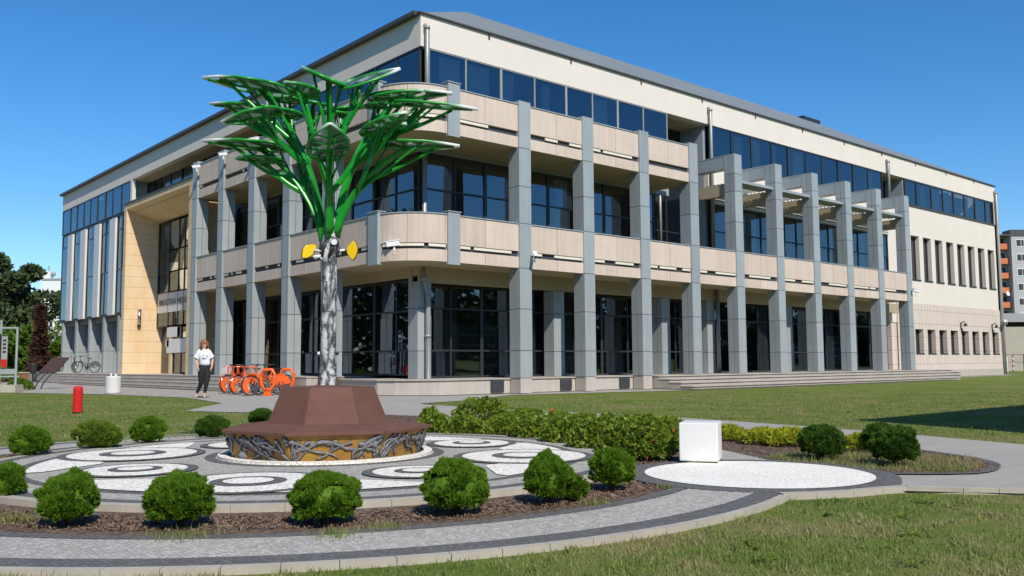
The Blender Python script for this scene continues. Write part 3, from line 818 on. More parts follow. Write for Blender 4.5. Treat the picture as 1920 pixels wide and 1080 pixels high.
# ================================================================ ground
def structure(name, mb, mat, **k): return tag(obj(name, mb, mat, **k), kind='structure')
CP = (4.73, 8.63); CW = (4.54, 8.34); CB = (5.0, 8.85); CD = (6.99, 4.74)
m = MB(); m.box(-500, 1500, -500, 1500, -.5, -.035); structure('lawn_ground', m, M['turf'])
far_edge = [(13.3,18.6),(13.2,14.4),(13.35,10.7),(12.9,7.7),(12.42,5.83),(11.91,4.29),(11.2,2.2),(10.4,0.0),(9.6,-2.2),(8.9,-4)]
plaza_poly = [(-8,95),(3,58),(7.0,44),(8.2,40.1),(10.4,34.3),(11.1,28.6),(10.14,23.6),(7.85,20.3),(8.4,18.9),(10.0,15.9),(13.25,16.5),(13.3,18.6),(13.6,19.35),(15.37,19.85),(19.24,22.2),(27.2,20.7),(40,20.7),(49.5,20.75),(52.3,22.0),(53,23.4),(64,24.1),(68,24.3),(68,40),(19,72),(19,95)]
m = MB(); m.poly(list(reversed(plaza_poly)), -.022); structure('plaza_pavement', m, M['paving'])
# right path, sweeping round the planted island
path_poly = far_edge + [(7.7,-3),(9.0,.6),(8.2,1.85),(7.55,2.74),(6.95,3.55),(6.9,3.75),(7.85,4.1),(8.5,3.47),(9.2,3.55),(9.8,3.95),(10.2,4.7),(11.1,6.9),(11.4,7.8),(11.3,9.2),(11.1,10.8),(10.4,13.4),(9.9,15.95),(13.26,16.5)]
m = MB(); m.poly(path_poly, -.018); structure('path', m, M['paving'])
bed_poly = [(7.15,5.95),(7.9,7.6),(8.05,8.6),(7.95,9.7),(7.5,10.5),(6.9,11.4),(6.3,12.7),(6.6,14.6),(8.3,16.6),(9.9,15.9),(10.4,13.4),(11.1,10.8),(11.3,9.2),(11.4,7.8),(11.1,6.9),(10.2,4.7),(9.8,3.95),(9.2,3.55),(8.5,3.47),(7.85,4.1),(7.95,5.1),(8.7,6.35)]
m = MB(); m.poly(bed_poly, -.010); m.disc(CW, 3.86, -.014, 96); structure('mulch_bed', m, M['mulch'])
# dark paver edging along the island
def ribbon(mb, pts, w, z, mi=0):
    pts = [Vector(p) for p in pts]; L = []; R = []
    for i, p in enumerate(pts):
        t = (pts[min(i+1,len(pts)-1)] - pts[max(i-1,0)]).normalized(); q = Vector((-t.y,t.x))*w/2
        L.append((p.x+q.x,p.y+q.y,z)); R.append((p.x-q.x,p.y-q.y,z))
    mb.add(L+R, [(i, i+1, len(pts)+i+1, len(pts)+i) for i in range(len(pts)-1)], mi)
def smooth(pts, n=4):
    out = []
    P_ = [Vector(p) for p in pts]
    for i in range(len(P_)-1):
        p0 = P_[max(i-1,0)]; p1 = P_[i]; p2 = P_[i+1]; p3 = P_[min(i+2,len(P_)-1)]
        for k in range(n):
            t = k/n
            out.append(.5*((2*p1)+(p2-p0)*t+(2*p0-5*p1+4*p2-p3)*t*t+(3*p1-p0-3*p2+p3)*t**3))
    out.append(P_[-1]); return out
isl = smooth([(11.25,7.2),(10.75,5.9),(10.2,4.7),(9.75,3.95),(9.2,3.58),(8.5,3.52),(7.85,4.1)])
m = MB(); ribbon(m, isl, .1, -.006); ribbon(m, smooth([(9.9,15.9),(10.45,13.4),(11.15,10.8),(11.38,9.2),(11.43,7.8),(11.25,7.2)]), .05, -.006)
ribbon(m, smooth([(7.15,5.95),(8.7,6.4),(7.95,5.1),(7.85,4.1)],2), .07, -.0055)
structure('island_edging', m, M['cob_d'])
# round walk: dark, grey, dark, kerb (the ring opens on the right at the white disc)
A0, A1 = 72, 295
m = MB(); m.ring(CW, 3.85, 3.95, -.03, .002, A0, A1, 120); m.ring(CW, 4.49, 4.69, -.03, .002, A0, 290, 120)
m.ring(CD, .99, 1.19, -.03, .006, n=72); structure('walk_border', m, M['cob_d'])
m = MB(); m.ring(CW, 3.97, 4.49, -.03, .0, A0, A1, 120)
m.slab([(7.13,5.9),(7.0,5.2),(6.6,4.3),(6.95,3.7),(7.85,4.1),(7.95,5.1),(8.7,6.4)], -.03, -.002)
structure('round_walk', m, M['cob_g'])
m = MB()
ak = 4.69; nk = 62
for i in range(nk):
    a = A0 + (288.6-A0)*i/nk; b = A0 + (288.6-A0)*(i+1)/nk - .05
    m.ring(CW, 4.69, 4.755, -.05, .004, a, b, 3)
kl = [(6.03,3.86),(6.26,3.72),(6.55,3.58),(6.85,3.50),(7.08,3.42),(7.3,3.08),(7.62,2.68),(8.1,2.02),(8.6,1.3),(9.1,.5),(9.6,-.4)]
for i in range(len(kl)-1):
    p = Vector(kl[i]); q = Vector(kl[i+1])
    ns_ = 1 if i < 5 else 2
    for k in range(ns_):
        a = p.lerp(q, k/ns_); b = p.lerp(q, (k+1)/ns_-.01); t = (b-a).normalized(); n_ = Vector((t.y,-t.x))*(-.09)
        m.slab([(a.x,a.y),(a.x+n_.x,a.y+n_.y),(b.x+n_.x,b.y+n_.y),(b.x,b.y)], -.05, .012)
structure('kerb', m, M['concrete'])
m = MB(); m.disc(CD, .99, .010, 72); structure('white_disc_paving', m, M['cob_w'])
# central plaza: raised disc with a kerb
m = MB()
for i in range(56): m.ring(CP, 3.20, 3.30, -.05, .034, 360*i/56, 360*(i+1)/56-.06, 3)
structure('plaza_kerb', m, M['concrete'])
Z = .030
mot = [(129.4,2.09,.66),(178,1.82,.46),(-133.6,2.08,.60),(-90,1.87,.40),(-44,2.2,.64),(1,2.13,.45),(46,2.05,.6),(88,1.86,.42)]
mg = MB(); mg.disc(CP, 3.2, Z, 96); structure('plaza_paving', mg, M['cob_g'])
dk = MB(); wh = MB()
dk.ring(CP, 3.07, 3.2, Z-.02, Z+.004, n=96); dk.ring(CP, 2.70, 2.79, Z-.02, Z+.004, n=96)
dk.ring(CB, 1.16, 1.27, Z-.02, Z+.004, n=72)
angs = sorted(x[0] % 360 for x in mot)
for i, a in enumerate(angs):
    b = angs[(i+1) % len(angs)]
    if b < a: b += 360
    g = (b-a)
    n = 16; o = []; inn = []
    for k in range(n+1):
        t = a+g*(.19+.62*k/n); s = abs(k/n-.5)*2
        o.append((CP[0]+2.68*math.cos(math.radians(t)), CP[1]+2.68*math.sin(math.radians(t))))
        r_ = 2.05+.5*s**1.5
        inn.append((CP[0]+r_*math.cos(math.radians(t)), CP[1]+r_*math.sin(math.radians(t))))
    wh.poly(o+list(reversed(inn)), Z+.008)
for a, d, r in mot:
    c = (CP[0]+d*math.cos(math.radians(a)), CP[1]+d*math.sin(math.radians(a)))
    dk.disc(c, r+.095, Z+.0115, 48); dk.disc(c, r*.52, Z+.0195, 40)
    wh.ring(c, .3*r, r, Z, Z+.0155, n=48); wh.disc(c, r*.34, Z+.0235, 32)
wh.ring(CB, 1.05, 1.14, Z-.02, Z+.03, n=72)
structure('dark_mosaic', dk, M['cob_d']); structure('white_mosaic', wh, M['cob_w'])

# ================================================================ solar tree and bench
TX, TY = CB
T = thing('solar_tree', 'metal tree sculpture with painted bark trunk and green branches carrying glass leaves', 'sculpture', (TX, TY, 0))
rng = random.Random(3)
m = MB(); prof = []
n = 20; zz = [.70,.8,1.0,1.2,1.4,1.6,1.8,2.0,2.2,2.35,2.5,2.75,3.0,3.3,3.6]
rr = [.105,.092,.088,.087,.087,.086,.085,.084,.083,.082,.07,.06,.05,.04,.03]
vs = []; fs = []
for i, z in enumerate(zz):
    for k in range(n):
        a = 2*PI*k/n; q = rr[i]*(1+.06*math.sin(3*a+z*5)+.04*rng.uniform(-1,1)); vs.append((q*math.cos(a), q*math.sin(a), z))
for i in range(len(zz)-1):
    for k in range(n): fs.append((i*n+k,i*n+(k+1)%n,(i+1)*n+(k+1)%n,(i+1)*n+k))
fs.append(tuple(range((len(zz)-1)*n,len(zz)*n)))
m.add(vs, fs); obj('trunk', m, M['bark'], T, smooth=True, world=False)
m = MB(); m.tube([(0,0,.73),(0,0,.775)], .14, 16)
for k in range(6): m.tube([(.12*math.cos(k*PI/3),.12*math.sin(k*PI/3),.77),(.12*math.cos(k*PI/3),.12*math.sin(k*PI/3),.80)], .012, 6)
obj('base_flange', m, M['plank'], T, world=False)
RT = Vector((.7551,-.6556,0)); FW = Vector((.6556,.7551,0)); UP = Vector((0,0,1))
def leaf_mesh(L, Wd):
    """leaf outline in local x (length, tip at +x) and y"""
    out = []
    for k in range(13):
        a = PI/2 + PI*k/12
        out.append((-L*.18+L*.30*math.cos(a), Wd*.5*math.sin(a)))
    out += [(L*.12,-Wd*.47),(L*.36,-Wd*.27),(L*.56,-.012),(L*.56,.012),(L*.36,Wd*.27),(L*.12,Wd*.47)]
    return out
def leaf(tip, back, roll=0, wid=.5):
    tip = Vector(tip); back = Vector(back); L = (tip-back).length/.98*1.0
    x = (tip-back).normalized(); y = UP.cross(x).normalized(); y = (Matrix.Rotation(roll,3,x) @ y); z = x.cross(y)
    c = back + x*(L*.47)
    out = leaf_mesh(L, wid); nn = len(out)
    g = MB(); g.add([(p[0],p[1],.006) for p in out]+[(p[0],p[1],-.006) for p in out], [tuple(reversed(range(nn))), tuple(range(nn,2*nn))])
    g.f[0] = tuple(range(nn)); g.f[1] = tuple(reversed(range(nn,2*nn)))
    lf = obj('leaf', g, M['solar'], T, world=False)
    mw = Matrix((x,y,z)).transposed().to_4x4(); mw.translation = c
    lf.matrix_local = mw
    r_ = MB(); r_.tube([(p[0],p[1],0) for p in out]+[(out[0][0],out[0][1],0)], .0165, 8); obj('leaf_rim', r_, M['rim'], lf, smooth=True)
    s_ = MB()
    s_.tube([(-L*.46,0,-.02),(0,0,-.03),(L*.5,0,-.015)], .014, 6)
    for q in (-.3,-.1,.1,.28):
        w_ = wid*.5*(1-max(0,q)*1.3)*.92
        s_.tube([(L*q,-w_,-.012),(L*(q-.07),0,-.022),(L*q,w_,-.012)], .010, 6)
    obj('leaf_rib', s_, M['grn'], lf)
    return c, x, y, z, L
def bez(p0, p1, p2, n=9): return [p0*(1-t)**2+p1*2*t*(1-t)+p2*t*t for t in [i/(n-1) for i in range(n)]]
def branch(z0, end, bow=.25, r0=.046, r1=.028, a0=None):
    end = Vector(end); h = Vector((end.x,end.y,0)); hd = h.normalized()
    p0 = Vector((hd.x*.07,hd.y*.07,z0)); ctrl = Vector((h.x*bow, h.y*bow, z0+(end.z-z0)*.62))
    pts = bez(p0, ctrl, end, 10); b_ = MB(); b_.tube(pts, [r0+(r1-r0)*i/9 for i in range(10)], 8, flat=(.45,1.2)); obj('branch', b_, M['grn'], T, smooth=True, world=False)
    return pts
def V_(a): return Vector((a[0]-TX, a[1]-TY, a[2]))
LV = [((3.93,9.72,4.21),(4.66,9.12,4.05),.18,.60),
      ((4.19,10.18,4.07),(4.75,9.70,4.0),-.1,.5),
      ((3.88,9.12,3.58),(4.38,8.82,3.72),.25,.5),
      ((4.0,9.86,3.53),(4.72,9.28,3.45),.2,.46),
      ((4.66,8.84,4.26),(5.02,8.55,4.06),-.45,.55),
      ((5.50,8.28,4.28),(4.98,8.66,4.06),.5,.56),
      ((6.18,8.24,4.13),(5.45,8.80,4.06),-.12,.5),
      ((6.02,7.56,3.77),(5.38,8.12,3.85),.22,.52),
      ((6.0,7.86,3.41),(5.33,8.38,3.42),-.2,.42),
      ((4.52,8.02,3.42),(4.72,8.42,3.16),.1,.58),
      ((5.80,9.35,4.16),(5.25,9.30,4.0),.1,.5),
      ((5.15,9.75,4.20),(5.05,9.20,4.02),.1,.52),
      ((6.22,8.84,3.90),(5.62,8.90,3.85),.1,.46),
      ((5.25,7.75,3.62),(5.1,8.25,3.48),.05,.46),
      ((4.35,9.35,3.86),(4.78,9.10,3.80),.15,.36), ((5.55,9.55,4.02),(5.20,9.20,3.95),.1,.40),
      ((5.75,8.55,3.98),(5.35,8.70,3.93),.1,.38), ((4.75,9.75,4.12),(4.85,9.30,4.05),.1,.42),
      ((4.30,8.55,3.95),(4.70,8.65,3.90),.2,.38), ((5.45,8.05,3.60),(5.15,8.45,3.52),-.1,.36),
      ((4.20,9.50,3.30),(4.60,9.20,3.28),.1,.34), ((5.60,7.95,3.98),(5.25,8.35,3.92),.15,.38)]
parent_of = {1:0, 2:0, 5:4, 7:6, 10:4, 11:3, 12:6, 13:8, 14:0, 15:4, 16:6, 17:3, 18:9, 19:8, 20:3, 21:9}
stems = {}
def arm(st, en, r0, r1, sag, fl=(.5,1.2)):
    pts = bez(st, st.lerp(en,.5)+Vector((0,0,sag)), en, 9); b_ = MB(); b_.tube(pts, [r0+(r1-r0)*i/8 for i in range(9)], 8, flat=fl); obj('branch', b_, M['grn'], T, smooth=True, world=False)
    return pts
for i in [0,3,4,6,8,9,1,2,5,7]+list(range(10,22)):
    tip, back, roll, wd = LV[i]
    c, x, y, z, L = leaf(V_(tip), V_(back), roll*(1 if i in (5,9) else .55), wd*.74)
    root_ = c - z*.03 - x*L*.10
    if i not in parent_of:
        stems[i] = branch(2.36+.015*len(stems), root_, .20 if tip[2] > 3.7 else .24, .046, .028)
        a_ = stems[i]
    else:
        pp = stems[parent_of[i]]; st = pp[4]
        a_ = arm(st, root_, .036 if i < 14 else .028, .024 if i < 14 else .018, -.10)
    arm(a_[5], c - z*.028 + x*L*.24 + y*wd*.10, .022, .014, -.03)
    if i < 14: arm(a_[4], c - z*.028 + x*L*.05 - y*wd*.26, .018, .011, -.02); arm(a_[5], c - z*.028 - x*L*.2 + y*wd*.26, .018, .011, .01)
    if i < 14: arm(a_[6], c - z*.028 - x*L*.34 - y*wd*.16, .020, .013, .02)
# yellow lanterns on two arms, loudspeaker, cameras and knobs on the trunk
for s_, tw in ((-1,.5),(1,-.25)):
    m = MB(); m.tube([RT*s_*.05+UP*2.25, RT*s_*.17+UP*2.265], .014, 8); arm = obj('lantern_arm', m, M['wpvc'], T, smooth=True, world=False)
    c = RT*s_*(.235 if s_ < 0 else .255)+UP*2.26
    ax = (RT*math.cos(tw)+FW*math.sin(tw)); nrm = (FW*math.cos(tw)-RT*math.sin(tw))
    tz = UP if s_ > 0 else (UP*math.cos(.75)-ax*math.sin(-.75)).normalized(); tx = ax if s_ > 0 else (ax*math.cos(.75)+UP*math.sin(-.75)).normalized()
    prof = [(-.062,.0),(-.058,.03),(-.015,.085),(.018,.112),(.045,.075),(.062,.02),(.062,-.02),(.045,-.075),(.01,-.112),(-.02,-.085),(-.058,-.03)]
    g = MB(); n = len(prof)
    g.add([c+tx*p[0]+tz*p[1]-nrm*.02 for p in prof]+[c+tx*p[0]*.9+tz*p[1]*.9+nrm*.03 for p in prof], [tuple(reversed(range(n))),tuple(range(n,2*n))]+[(i,(i+1)%n,n+(i+1)%n,n+i) for i in range(n)])
    obj('lantern', g, M['yel'], arm, bevel=.006)
    r_ = MB(); r_.tube([c+tx*p[0]*1.03+tz*p[1]*1.03 for p in prof]+[c+tx*prof[0][0]*1.03+tz*prof[0][1]*1.03], .0055, 6); obj('lantern_rim', r_, M['plank'], arm)
m = MB(); c = RT*.075-FW*.10+UP*2.34; m.tube([c+FW*.05, c-FW*.012], .040, 14); fl = obj('loudspeaker', m, M['dark'], T, world=False)
m = MB(); m.tube([c-FW*.011, c-FW*.02], .033, 14); obj('speaker_face', m, M['wpvc'], fl)
m = MB(); c = RT*-.11-FW*.05+UP*2.18; m.tube([c+RT*.05, c], .01, 6); m.tube([c-RT*.055+UP*.0-FW*.02, c+RT*.03+UP*.012], .02, 10); m.ball(c+RT*.035-UP*.012,.018,8,6); obj('small_camera', m, M['wpvc'], T, smooth=True, world=False)
for s_ in (-1,1):
    m = MB(); c = RT*s_*.1+UP*1.12-FW*.02; m.tube([RT*s_*.07+UP*1.12, c], .012, 6); m.ball(c,.021,10,7); obj('knob', m, M['wpvc'] if s_ < 0 else M['dark'], T, smooth=True, world=False)
m = MB()
for k in range(6):
    a = k*PI/3; m.tube([(.088*math.cos(a),.088*math.sin(a),2.19),(.10*math.cos(a+.3),.10*math.sin(a+.3),2.27),(.085*math.cos(a+.6),.085*math.sin(a+.6),2.36)], .02, 7)
obj('collar', m, M['dark'], T, smooth=True, world=False)

Bn = thing('tree_bench', 'seven sided brown bench round the tree trunk on an ochre base painted with grey roots', 'bench', (TX, TY, 0))
NS = 7; A_OFF = math.atan2(-.6556,.7551) + math.radians(3)
def ng(r, z, k, off=0): a = A_OFF + 2*PI*(k+off)/NS; return Vector((r*math.cos(a), r*math.sin(a), z))
for k in range(NS):
    g_ = .006
    m = MB(); a = ng(1.13,.335,k); b = ng(1.13,.335,k+1); c = ng(.66,.385,k+1); d = ng(.66,.385,k)
    def inset(p, q): return p.lerp(q, g_/(p-q).length), q.lerp(p, g_/(p-q).length)
    a,b = inset(a,b); d,c = inset(d,c); dz = Vector((0,0,-.035))
    m.add([a,b,c,d,a+dz,b+dz,c+dz,d+dz],[(0,1,2,3),(7,6,5,4),(0,4,5,1),(1,5,6,2),(2,6,7,3),(3,7,4,0)]); obj('seat', m, M['plank'], Bn, world=False, bevel=.004)
    m = MB()
    for j in range(3):
        r0, r1 = .655-.05*j, .655-.05*(j+1)+.002; z0, z1 = .383+.12*j, .383+.12*(j+1)-.001
        if j == 2: z1 = .755
        a,b = inset(ng(r0,z0,k),ng(r0,z0,k+1)); d,c = inset(ng(r1,z1,k),ng(r1,z1,k+1)); n_ = ng(1,0,k,.5).normalized()*-.03
        m.add([a,b,c,d,a+n_,b+n_,c+n_,d+n_],[(0,1,2,3),(7,6,5,4),(0,4,5,1),(1,5,6,2),(2,6,7,3),(3,7,4,0)])
        for t in (.08,.92):
            p = a.lerp(b,t).lerp(d.lerp(c,t),.8) ; m.ball(p, .0055, 6, 4, mi=1)
    obj('backrest', m, [M['plank'], M['dark']], Bn, world=False)
    m = MB(); a,b = inset(ng(.508,.757,k),ng(.508,.757,k+1)); d,c = inset(ng(.14,.772,k),ng(.14,.772,k+1)); m.add([a,b,c,d,a+dz,b+dz,c+dz,d+dz],[(0,1,2,3),(7,6,5,4),(0,4,5,1),(1,5,6,2),(2,6,7,3),(3,7,4,0)])
    obj('top_board', m, M['plank'], Bn, world=False)
    # painted base panel with relief roots
    m = MB(); A_ = ng(.985,.03,k); B_ = ng(.985,.03,k+1); C_ = ng(1.085,.298,k+1); D_ = ng(1.085,.298,k); n_ = ng(1,0,k,.5).normalized()*-.02
    m.add([A_,B_,C_,D_,A_+n_,B_+n_,C_+n_,D_+n_],[(0,1,2,3),(7,6,5,4),(0,4,5,1),(1,5,6,2),(2,6,7,3),(3,7,4,0)])
    pan = obj('base_panel', m, M['mural'], Bn, world=False)
    n_ = n_.normalized()*-1; rg = random.Random(40+k)
    def onp(u, v, off): 
        u = min(max(u,.0),1); v = min(max(v,.0),1)
        return A_.lerp(B_,u).lerp(D_.lerp(C_,u),v) + n_*off
    root = MB()
    hubs = [rg.uniform(.1,.3), rg.uniform(.6,.85)]
    for hu in hubs:
        for q in range(8):
            u0 = min(max(hu+rg.uniform(-.3,.3),.02),.98); v0 = rg.uniform(.6,1); u1 = min(max(u0+rg.choice([-1,1])*rg.uniform(.15,.55),.02),.98); v1 = rg.uniform(0,.12) if rg.random() < .75 else rg.uniform(.2,.6)
            um = (u0+u1)/2+rg.uniform(-.10,.10); vm = rg.uniform(.35,.95)
            P3 = []
            for i in range(12):
                t = i/11; u = u0*(1-t)**2+um*2*t*(1-t)+u1*t*t; v = v0*(1-t)**2+vm*2*t*(1-t)+v1*t*t
                P3.append((u+.02*math.sin(9*t+q), v+.06*math.sin(7*t+q*2)))
            R0 = rg.uniform(.013,.028)
            rad = [R0*(1-.5*i/11)*(1+.18*math.sin(2.1*i+q)) for i in range(12)]
            root.tube([onp(u,v,-.008) for u,v in P3], [r*1.3+.003 for r in rad], 8, 1)
            root.tube([onp(u,v,.004) for u,v in P3], [r for r in rad], 8, 0)
    if k in (3,4,2): 
        for q in range(2): root.ball(onp(rg.uniform(.05,.3),.16,.0), .05+.03*rg.random(), 12, 8, (1,1,.9))
    obj('root_relief', root, [M['rootg'], M['rootd']], pan, smooth=True)
m = MB()
for k in range(NS):
    a = ng(1.095,.30,k); b = ng(1.095,.30,k+1); c = ng(.66,.30,k+1); d = ng(.66,.30,k); m.add([a,b,c,d],[(3,2,1,0)])
obj('seat_underside', m, M['plank'], Bn, world=False)

# ================================================================ white cube with faint lettering
cu = thing('white_cube', 'white painted cube block with faint raised lettering on white cobbles', 'block', (7.455, 5.705, 0), math.radians(-59.5))
m = MB(); h = .19; m.box(-h,h,-h,h,.022,.40); obj('block', m, M['whitep'], cu, world=False, bevel=.012)
m = MB(); m.box(-h+.015,h-.015,-h+.015,h-.015,.008,.022); obj('plinth_strip', m, M['dark'], cu, world=False)
text_mesh('Liber', .125, M['whitep'], 'lettering', cu, (-.150,-h-.001,.175), (PI/2,0,0), .0007)
# ================================================================ plants
def rand_dirs(n, r): 
    v = r.normal(size=(n,3)); return v/np.linalg.norm(v,axis=1)[:,None]
def sprays(C, D, L, Wd, r, twist=1.0, fan=3, spread=.55):
    """leaf-like triangles fanned out from points C along directions D"""
    n = len(C); V = []; 
    ref = r.normal(size=(n,3)); s = np.cross(D, ref); s /= np.linalg.norm(s,axis=1)[:,None]+1e-9
    out = []
    for k in range(fan):
        a = (k-(fan-1)/2)*spread + r.normal(0,.12,n)
        d = D*np.cos(a)[:,None] + s*np.sin(a)[:,None]
        q = np.cross(d, np.cross(D,s)); q /= np.linalg.norm(q,axis=1)[:,None]+1e-9
        l = (L*(.75+.5*r.random(n)))[:,None]; w = (Wd*(.7+.6*r.random(n)))[:,None]
        out.append(np.stack([C, C+d*l*.5+q*w, C+d*l, C+d*l*.5-q*w], axis=1))
    V = np.concatenate(out).reshape(-1,3)
    F = np.arange(len(V)).reshape(-1,4)
    return V, F
def lump(D, r, amp=.16, k=7):
    """lumpy radius factor over directions"""
    K = rand_dirs(k, r); f = np.ones(len(D))
    for q in K: f += amp*np.exp(-(1-D@q)*7)*r.uniform(-.6,1.0)
    return f
def thuja(name_label, x, y, rad, h, seed, lobes=()):
    r = np.random.default_rng(seed)
    t = thing('globe_shrub', name_label, 'shrub', (x,y,-.012), 0, 'globe conifers round the plaza')
    Vs = []; Fs = []; off = 0
    core = MB()
    for (dx,dy,rr,hh) in ((0,0,rad,h),)+tuple(lobes):
        n = int(7600*(rr/.24)**1.3)
        nc = int(75*(rr/.24)**1.2); Kc = rand_dirs(nc, r); ci = r.integers(0,nc,n); off_ = r.normal(0,.15,(n,3))
        D = Kc[ci]+off_; D /= np.linalg.norm(D,axis=1)[:,None]; D[:,2] = np.where(D[:,2] < -.7, -D[:,2], D[:,2])
        dd = ((D-Kc[ci])**2).sum(1)
        f = lump(D, r, .12, 9)*(.80+.15*np.exp(-dd/.03)*r.uniform(.55,1.2,nc)[ci]+.12*r.random(n))
        f *= 1+.05*np.sin(D[:,0]*9+seed)*np.cos(D[:,2]*8)
        C = D*f[:,None]*np.array([rr,rr,hh*.5])*.93 + np.array([dx,dy,hh*.5])
        up_ = D*.5+np.array([0,0,.75])+r.normal(0,.28,(n,3)); up_ /= np.linalg.norm(up_,axis=1)[:,None]
        V, F = sprays(C, up_, .034, .0046, r, fan=3, spread=.42)
        Vs.append(V); Fs.append(F+off); off += len(V)
        core.ball((dx,dy,hh*.5), 1, 18, 12, (rr*.74,rr*.74,hh*.37))
    V = np.concatenate(Vs); V[:,2] = np.maximum(V[:,2], .004)
    mt_ = M[{10:'thuja2',12:'thuja2',13:'thuja2',14:'thuja2',11:'thuja2',8:'thuja3'}.get(seed-100,'thuja')]
    quick_mesh('foliage', V, np.concatenate(Fs), mt_, t)
    obj('inner_growth', core, mt_, t, world=False)
    s = MB()
    for k in range(4): s.tube([(0,0,0),(.05*math.cos(k*1.6),.05*math.sin(k*1.6),h*.35)], .012, 6)
    obj('stem', s, M['trunkw'], t, world=False)
    return t
TH = [('green globe shrub cut off by the left edge of the picture',1.66,7.78,.156,.288),
 ('front row globe shrub, second from the left, on the mulch ring',1.69,6.27,.200,.328),
 ('wide front row globe shrub left of the middle, third from the left',2.21,5.73,.240,.352),
 ('globe shrub on the mulch straight below the tree trunk in view',2.91,5.19,.232,.350),
 ('largest rounded globe shrub, on the mulch front right of the bench',3.77,4.94,.255,.370),
 ('pointed double globe shrub with a smaller lobe on its right side',4.54,4.83,.185,.338),
 ('globe shrub at the right end of the front row, beside the roses',5.37,4.99,.195,.345),
 ('leftmost globe shrub of the back row by the far walk',2.57,11.08,.225,.374),
 ('back row globe shrub with a yellowed patch, second from the left',3.37,11.50,.262,.380),
 ('back row globe shrub, third from the left, before the lawn',4.11,11.82,.245,.378),
 ('dark globe shrub at the left end of the bench seat',5.03,12.01,.245,.336),
 ('globe shrub mostly hidden behind the brown bench',6.66,13.94,.22,.30),
 ('globe shrub on the planted island, left of the other two there',8.61,5.05,.255,.369),
 ('dark globe shrub on the planted island nearest its paved tip',8.59,4.26,.245,.387),
 ('small globe shrub tucked behind another on the planted island',9.61,4.92,.20,.35)]
for i, (lb,x,y,r_,h_) in enumerate(TH):
    lob = ()
    if i == 5: lob = ((.20,-.05,.10,.20),(.02,.06,.13,.37))
    if i == 8: lob = ((.13,-.1,.15,.30),)
    if i == 1: lob = ((.05,.05,.14,.33),)
    thuja(lb, x, y, r_*.95, h_*.94, 100+i, lob)

def leafy(name, label, cat, group, x, y, rx, h, seed, mat, L, n, stems=9, z0=.0, rz=0, upw=.4, blossoms=(), pname='foliage', lw=.32):
    r = np.random.default_rng(seed)
    t = thing(name, label, cat, (x,y,-.012), rz, group)
    D = rand_dirs(n, r); D[:,2] = np.abs(D[:,2])*1.15-.15
    f = lump(D, r, .25, 9)*(.45+.6*np.sqrt(r.random(n)))
    C = D*f[:,None]*np.array([rx,rx,h*.72])+np.array([0,0,h*.22]); C[:,2] = np.abs(C[:,2])+.01
    ld = D*.6+np.array([0,0,upw])+r.normal(0,.5,(n,3)); ld /= np.linalg.norm(ld,axis=1)[:,None]
    V, F = sprays(C, ld, L, L*lw, r, fan=2, spread=.9)
    V[:,2] = np.maximum(V[:,2], .004)
    quick_mesh(pname, V, F, mat, t)
    s = MB(); q = random.Random(seed)
    for k in range(stems):
        a = q.uniform(0,2*PI); e = q.uniform(.3,.9)
        s.tube([(0,0,0),(rx*.25*math.cos(a),rx*.25*math.sin(a),h*.4),(rx*e*math.cos(a),rx*e*math.sin(a),h*q.uniform(.6,.95))], [.008,.006,.003], 5)
    obj('stem', s, M['trunkw'], t, world=False)
    for (bx,by,bz,br) in blossoms:
        b = MB(); 
        for k in range(11):
            a = k*2.4; rr_ = br*(.25+.75*k/11); b.obox((bx+rr_*.5*math.cos(a),by+rr_*.5*math.sin(a),bz+br*.3-rr_*.25), Vector((-math.sin(a),math.cos(a),0))*br*.5, Vector((math.cos(a),math.sin(a),-.5))*br*.25, Vector((math.cos(a)*.6,math.sin(a)*.6,1))*br*.42)
        b.tube([(bx*.8,by*.8,bz-.12),(bx,by,bz)], .004, 5, 1)
        obj('blossom', b, [M['petal'], M['rose']], t, world=False)
    return t
RB = [
  (7.88,10.81,0.28,0.27,'low rose bush right beside the end of the bench seat',()),
  (7.96,10.20,0.31,0.26,'low rose bush at the plaza edge below the tallest bush',()),
  (9.19,11.32,0.48,0.45,'tallest rose bush in the hedge, broad and dense',()),
  (8.30,9.72,0.32,0.28,'rose bush at the plaza edge right below the tallest bush',()),
  (9.28,10.34,0.38,0.31,'rose bush in the second row right of the tallest bush',()),
  (8.18,8.99,0.33,0.33,'rose bush with bright lower leaves in the hedge front',()),
  (9.27,9.73,0.36,0.29,'rose bush carrying one tall red bloom above the hedge',((-0.221, -0.17, 0.325, 0.032),)),
  (7.98,8.18,0.31,0.35,'rose bush with a dark gap at its foot, near the plaza',()),
  (9.21,9.10,0.37,0.27,'rose bush in the back of the hedge below a golden shrub',()),
  (7.70,7.38,0.29,0.38,'rose bush with an orange bud in the hedge front',((-0.099, -0.201, 0.265, 0.018),)),
  (8.91,8.26,0.34,0.29,'rose bush at the back of the hedge between golden shrubs',()),
  (7.41,6.66,0.27,0.40,'rose bush behind the last front row globe shrub',((-0.104, -0.176, 0.047, 0.02),)),
  (8.70,7.58,0.34,0.31,'yellowish rose bush behind the coral blooms',()),
  (7.29,6.24,0.25,0.40,'rose bush left of the white cube with coral blooms in front',((-0.117, -0.143, 0.217, 0.026), (-0.165, -0.102, 0.046, 0.02))),
  (8.13,6.75,0.25,0.35,'rose bush touching the white cube with pink bloom on top',((-0.062, -0.191, 0.243, 0.024),)),
]
for i, (x,y,rx,h,lb,bl) in enumerate(RB):
    leafy('rose_bush', lb, 'rose bush', 'rose bushes between plaza and path', x, y, rx, h, 300+i, M['rose'], .042, 2300, 12, blossoms=bl)
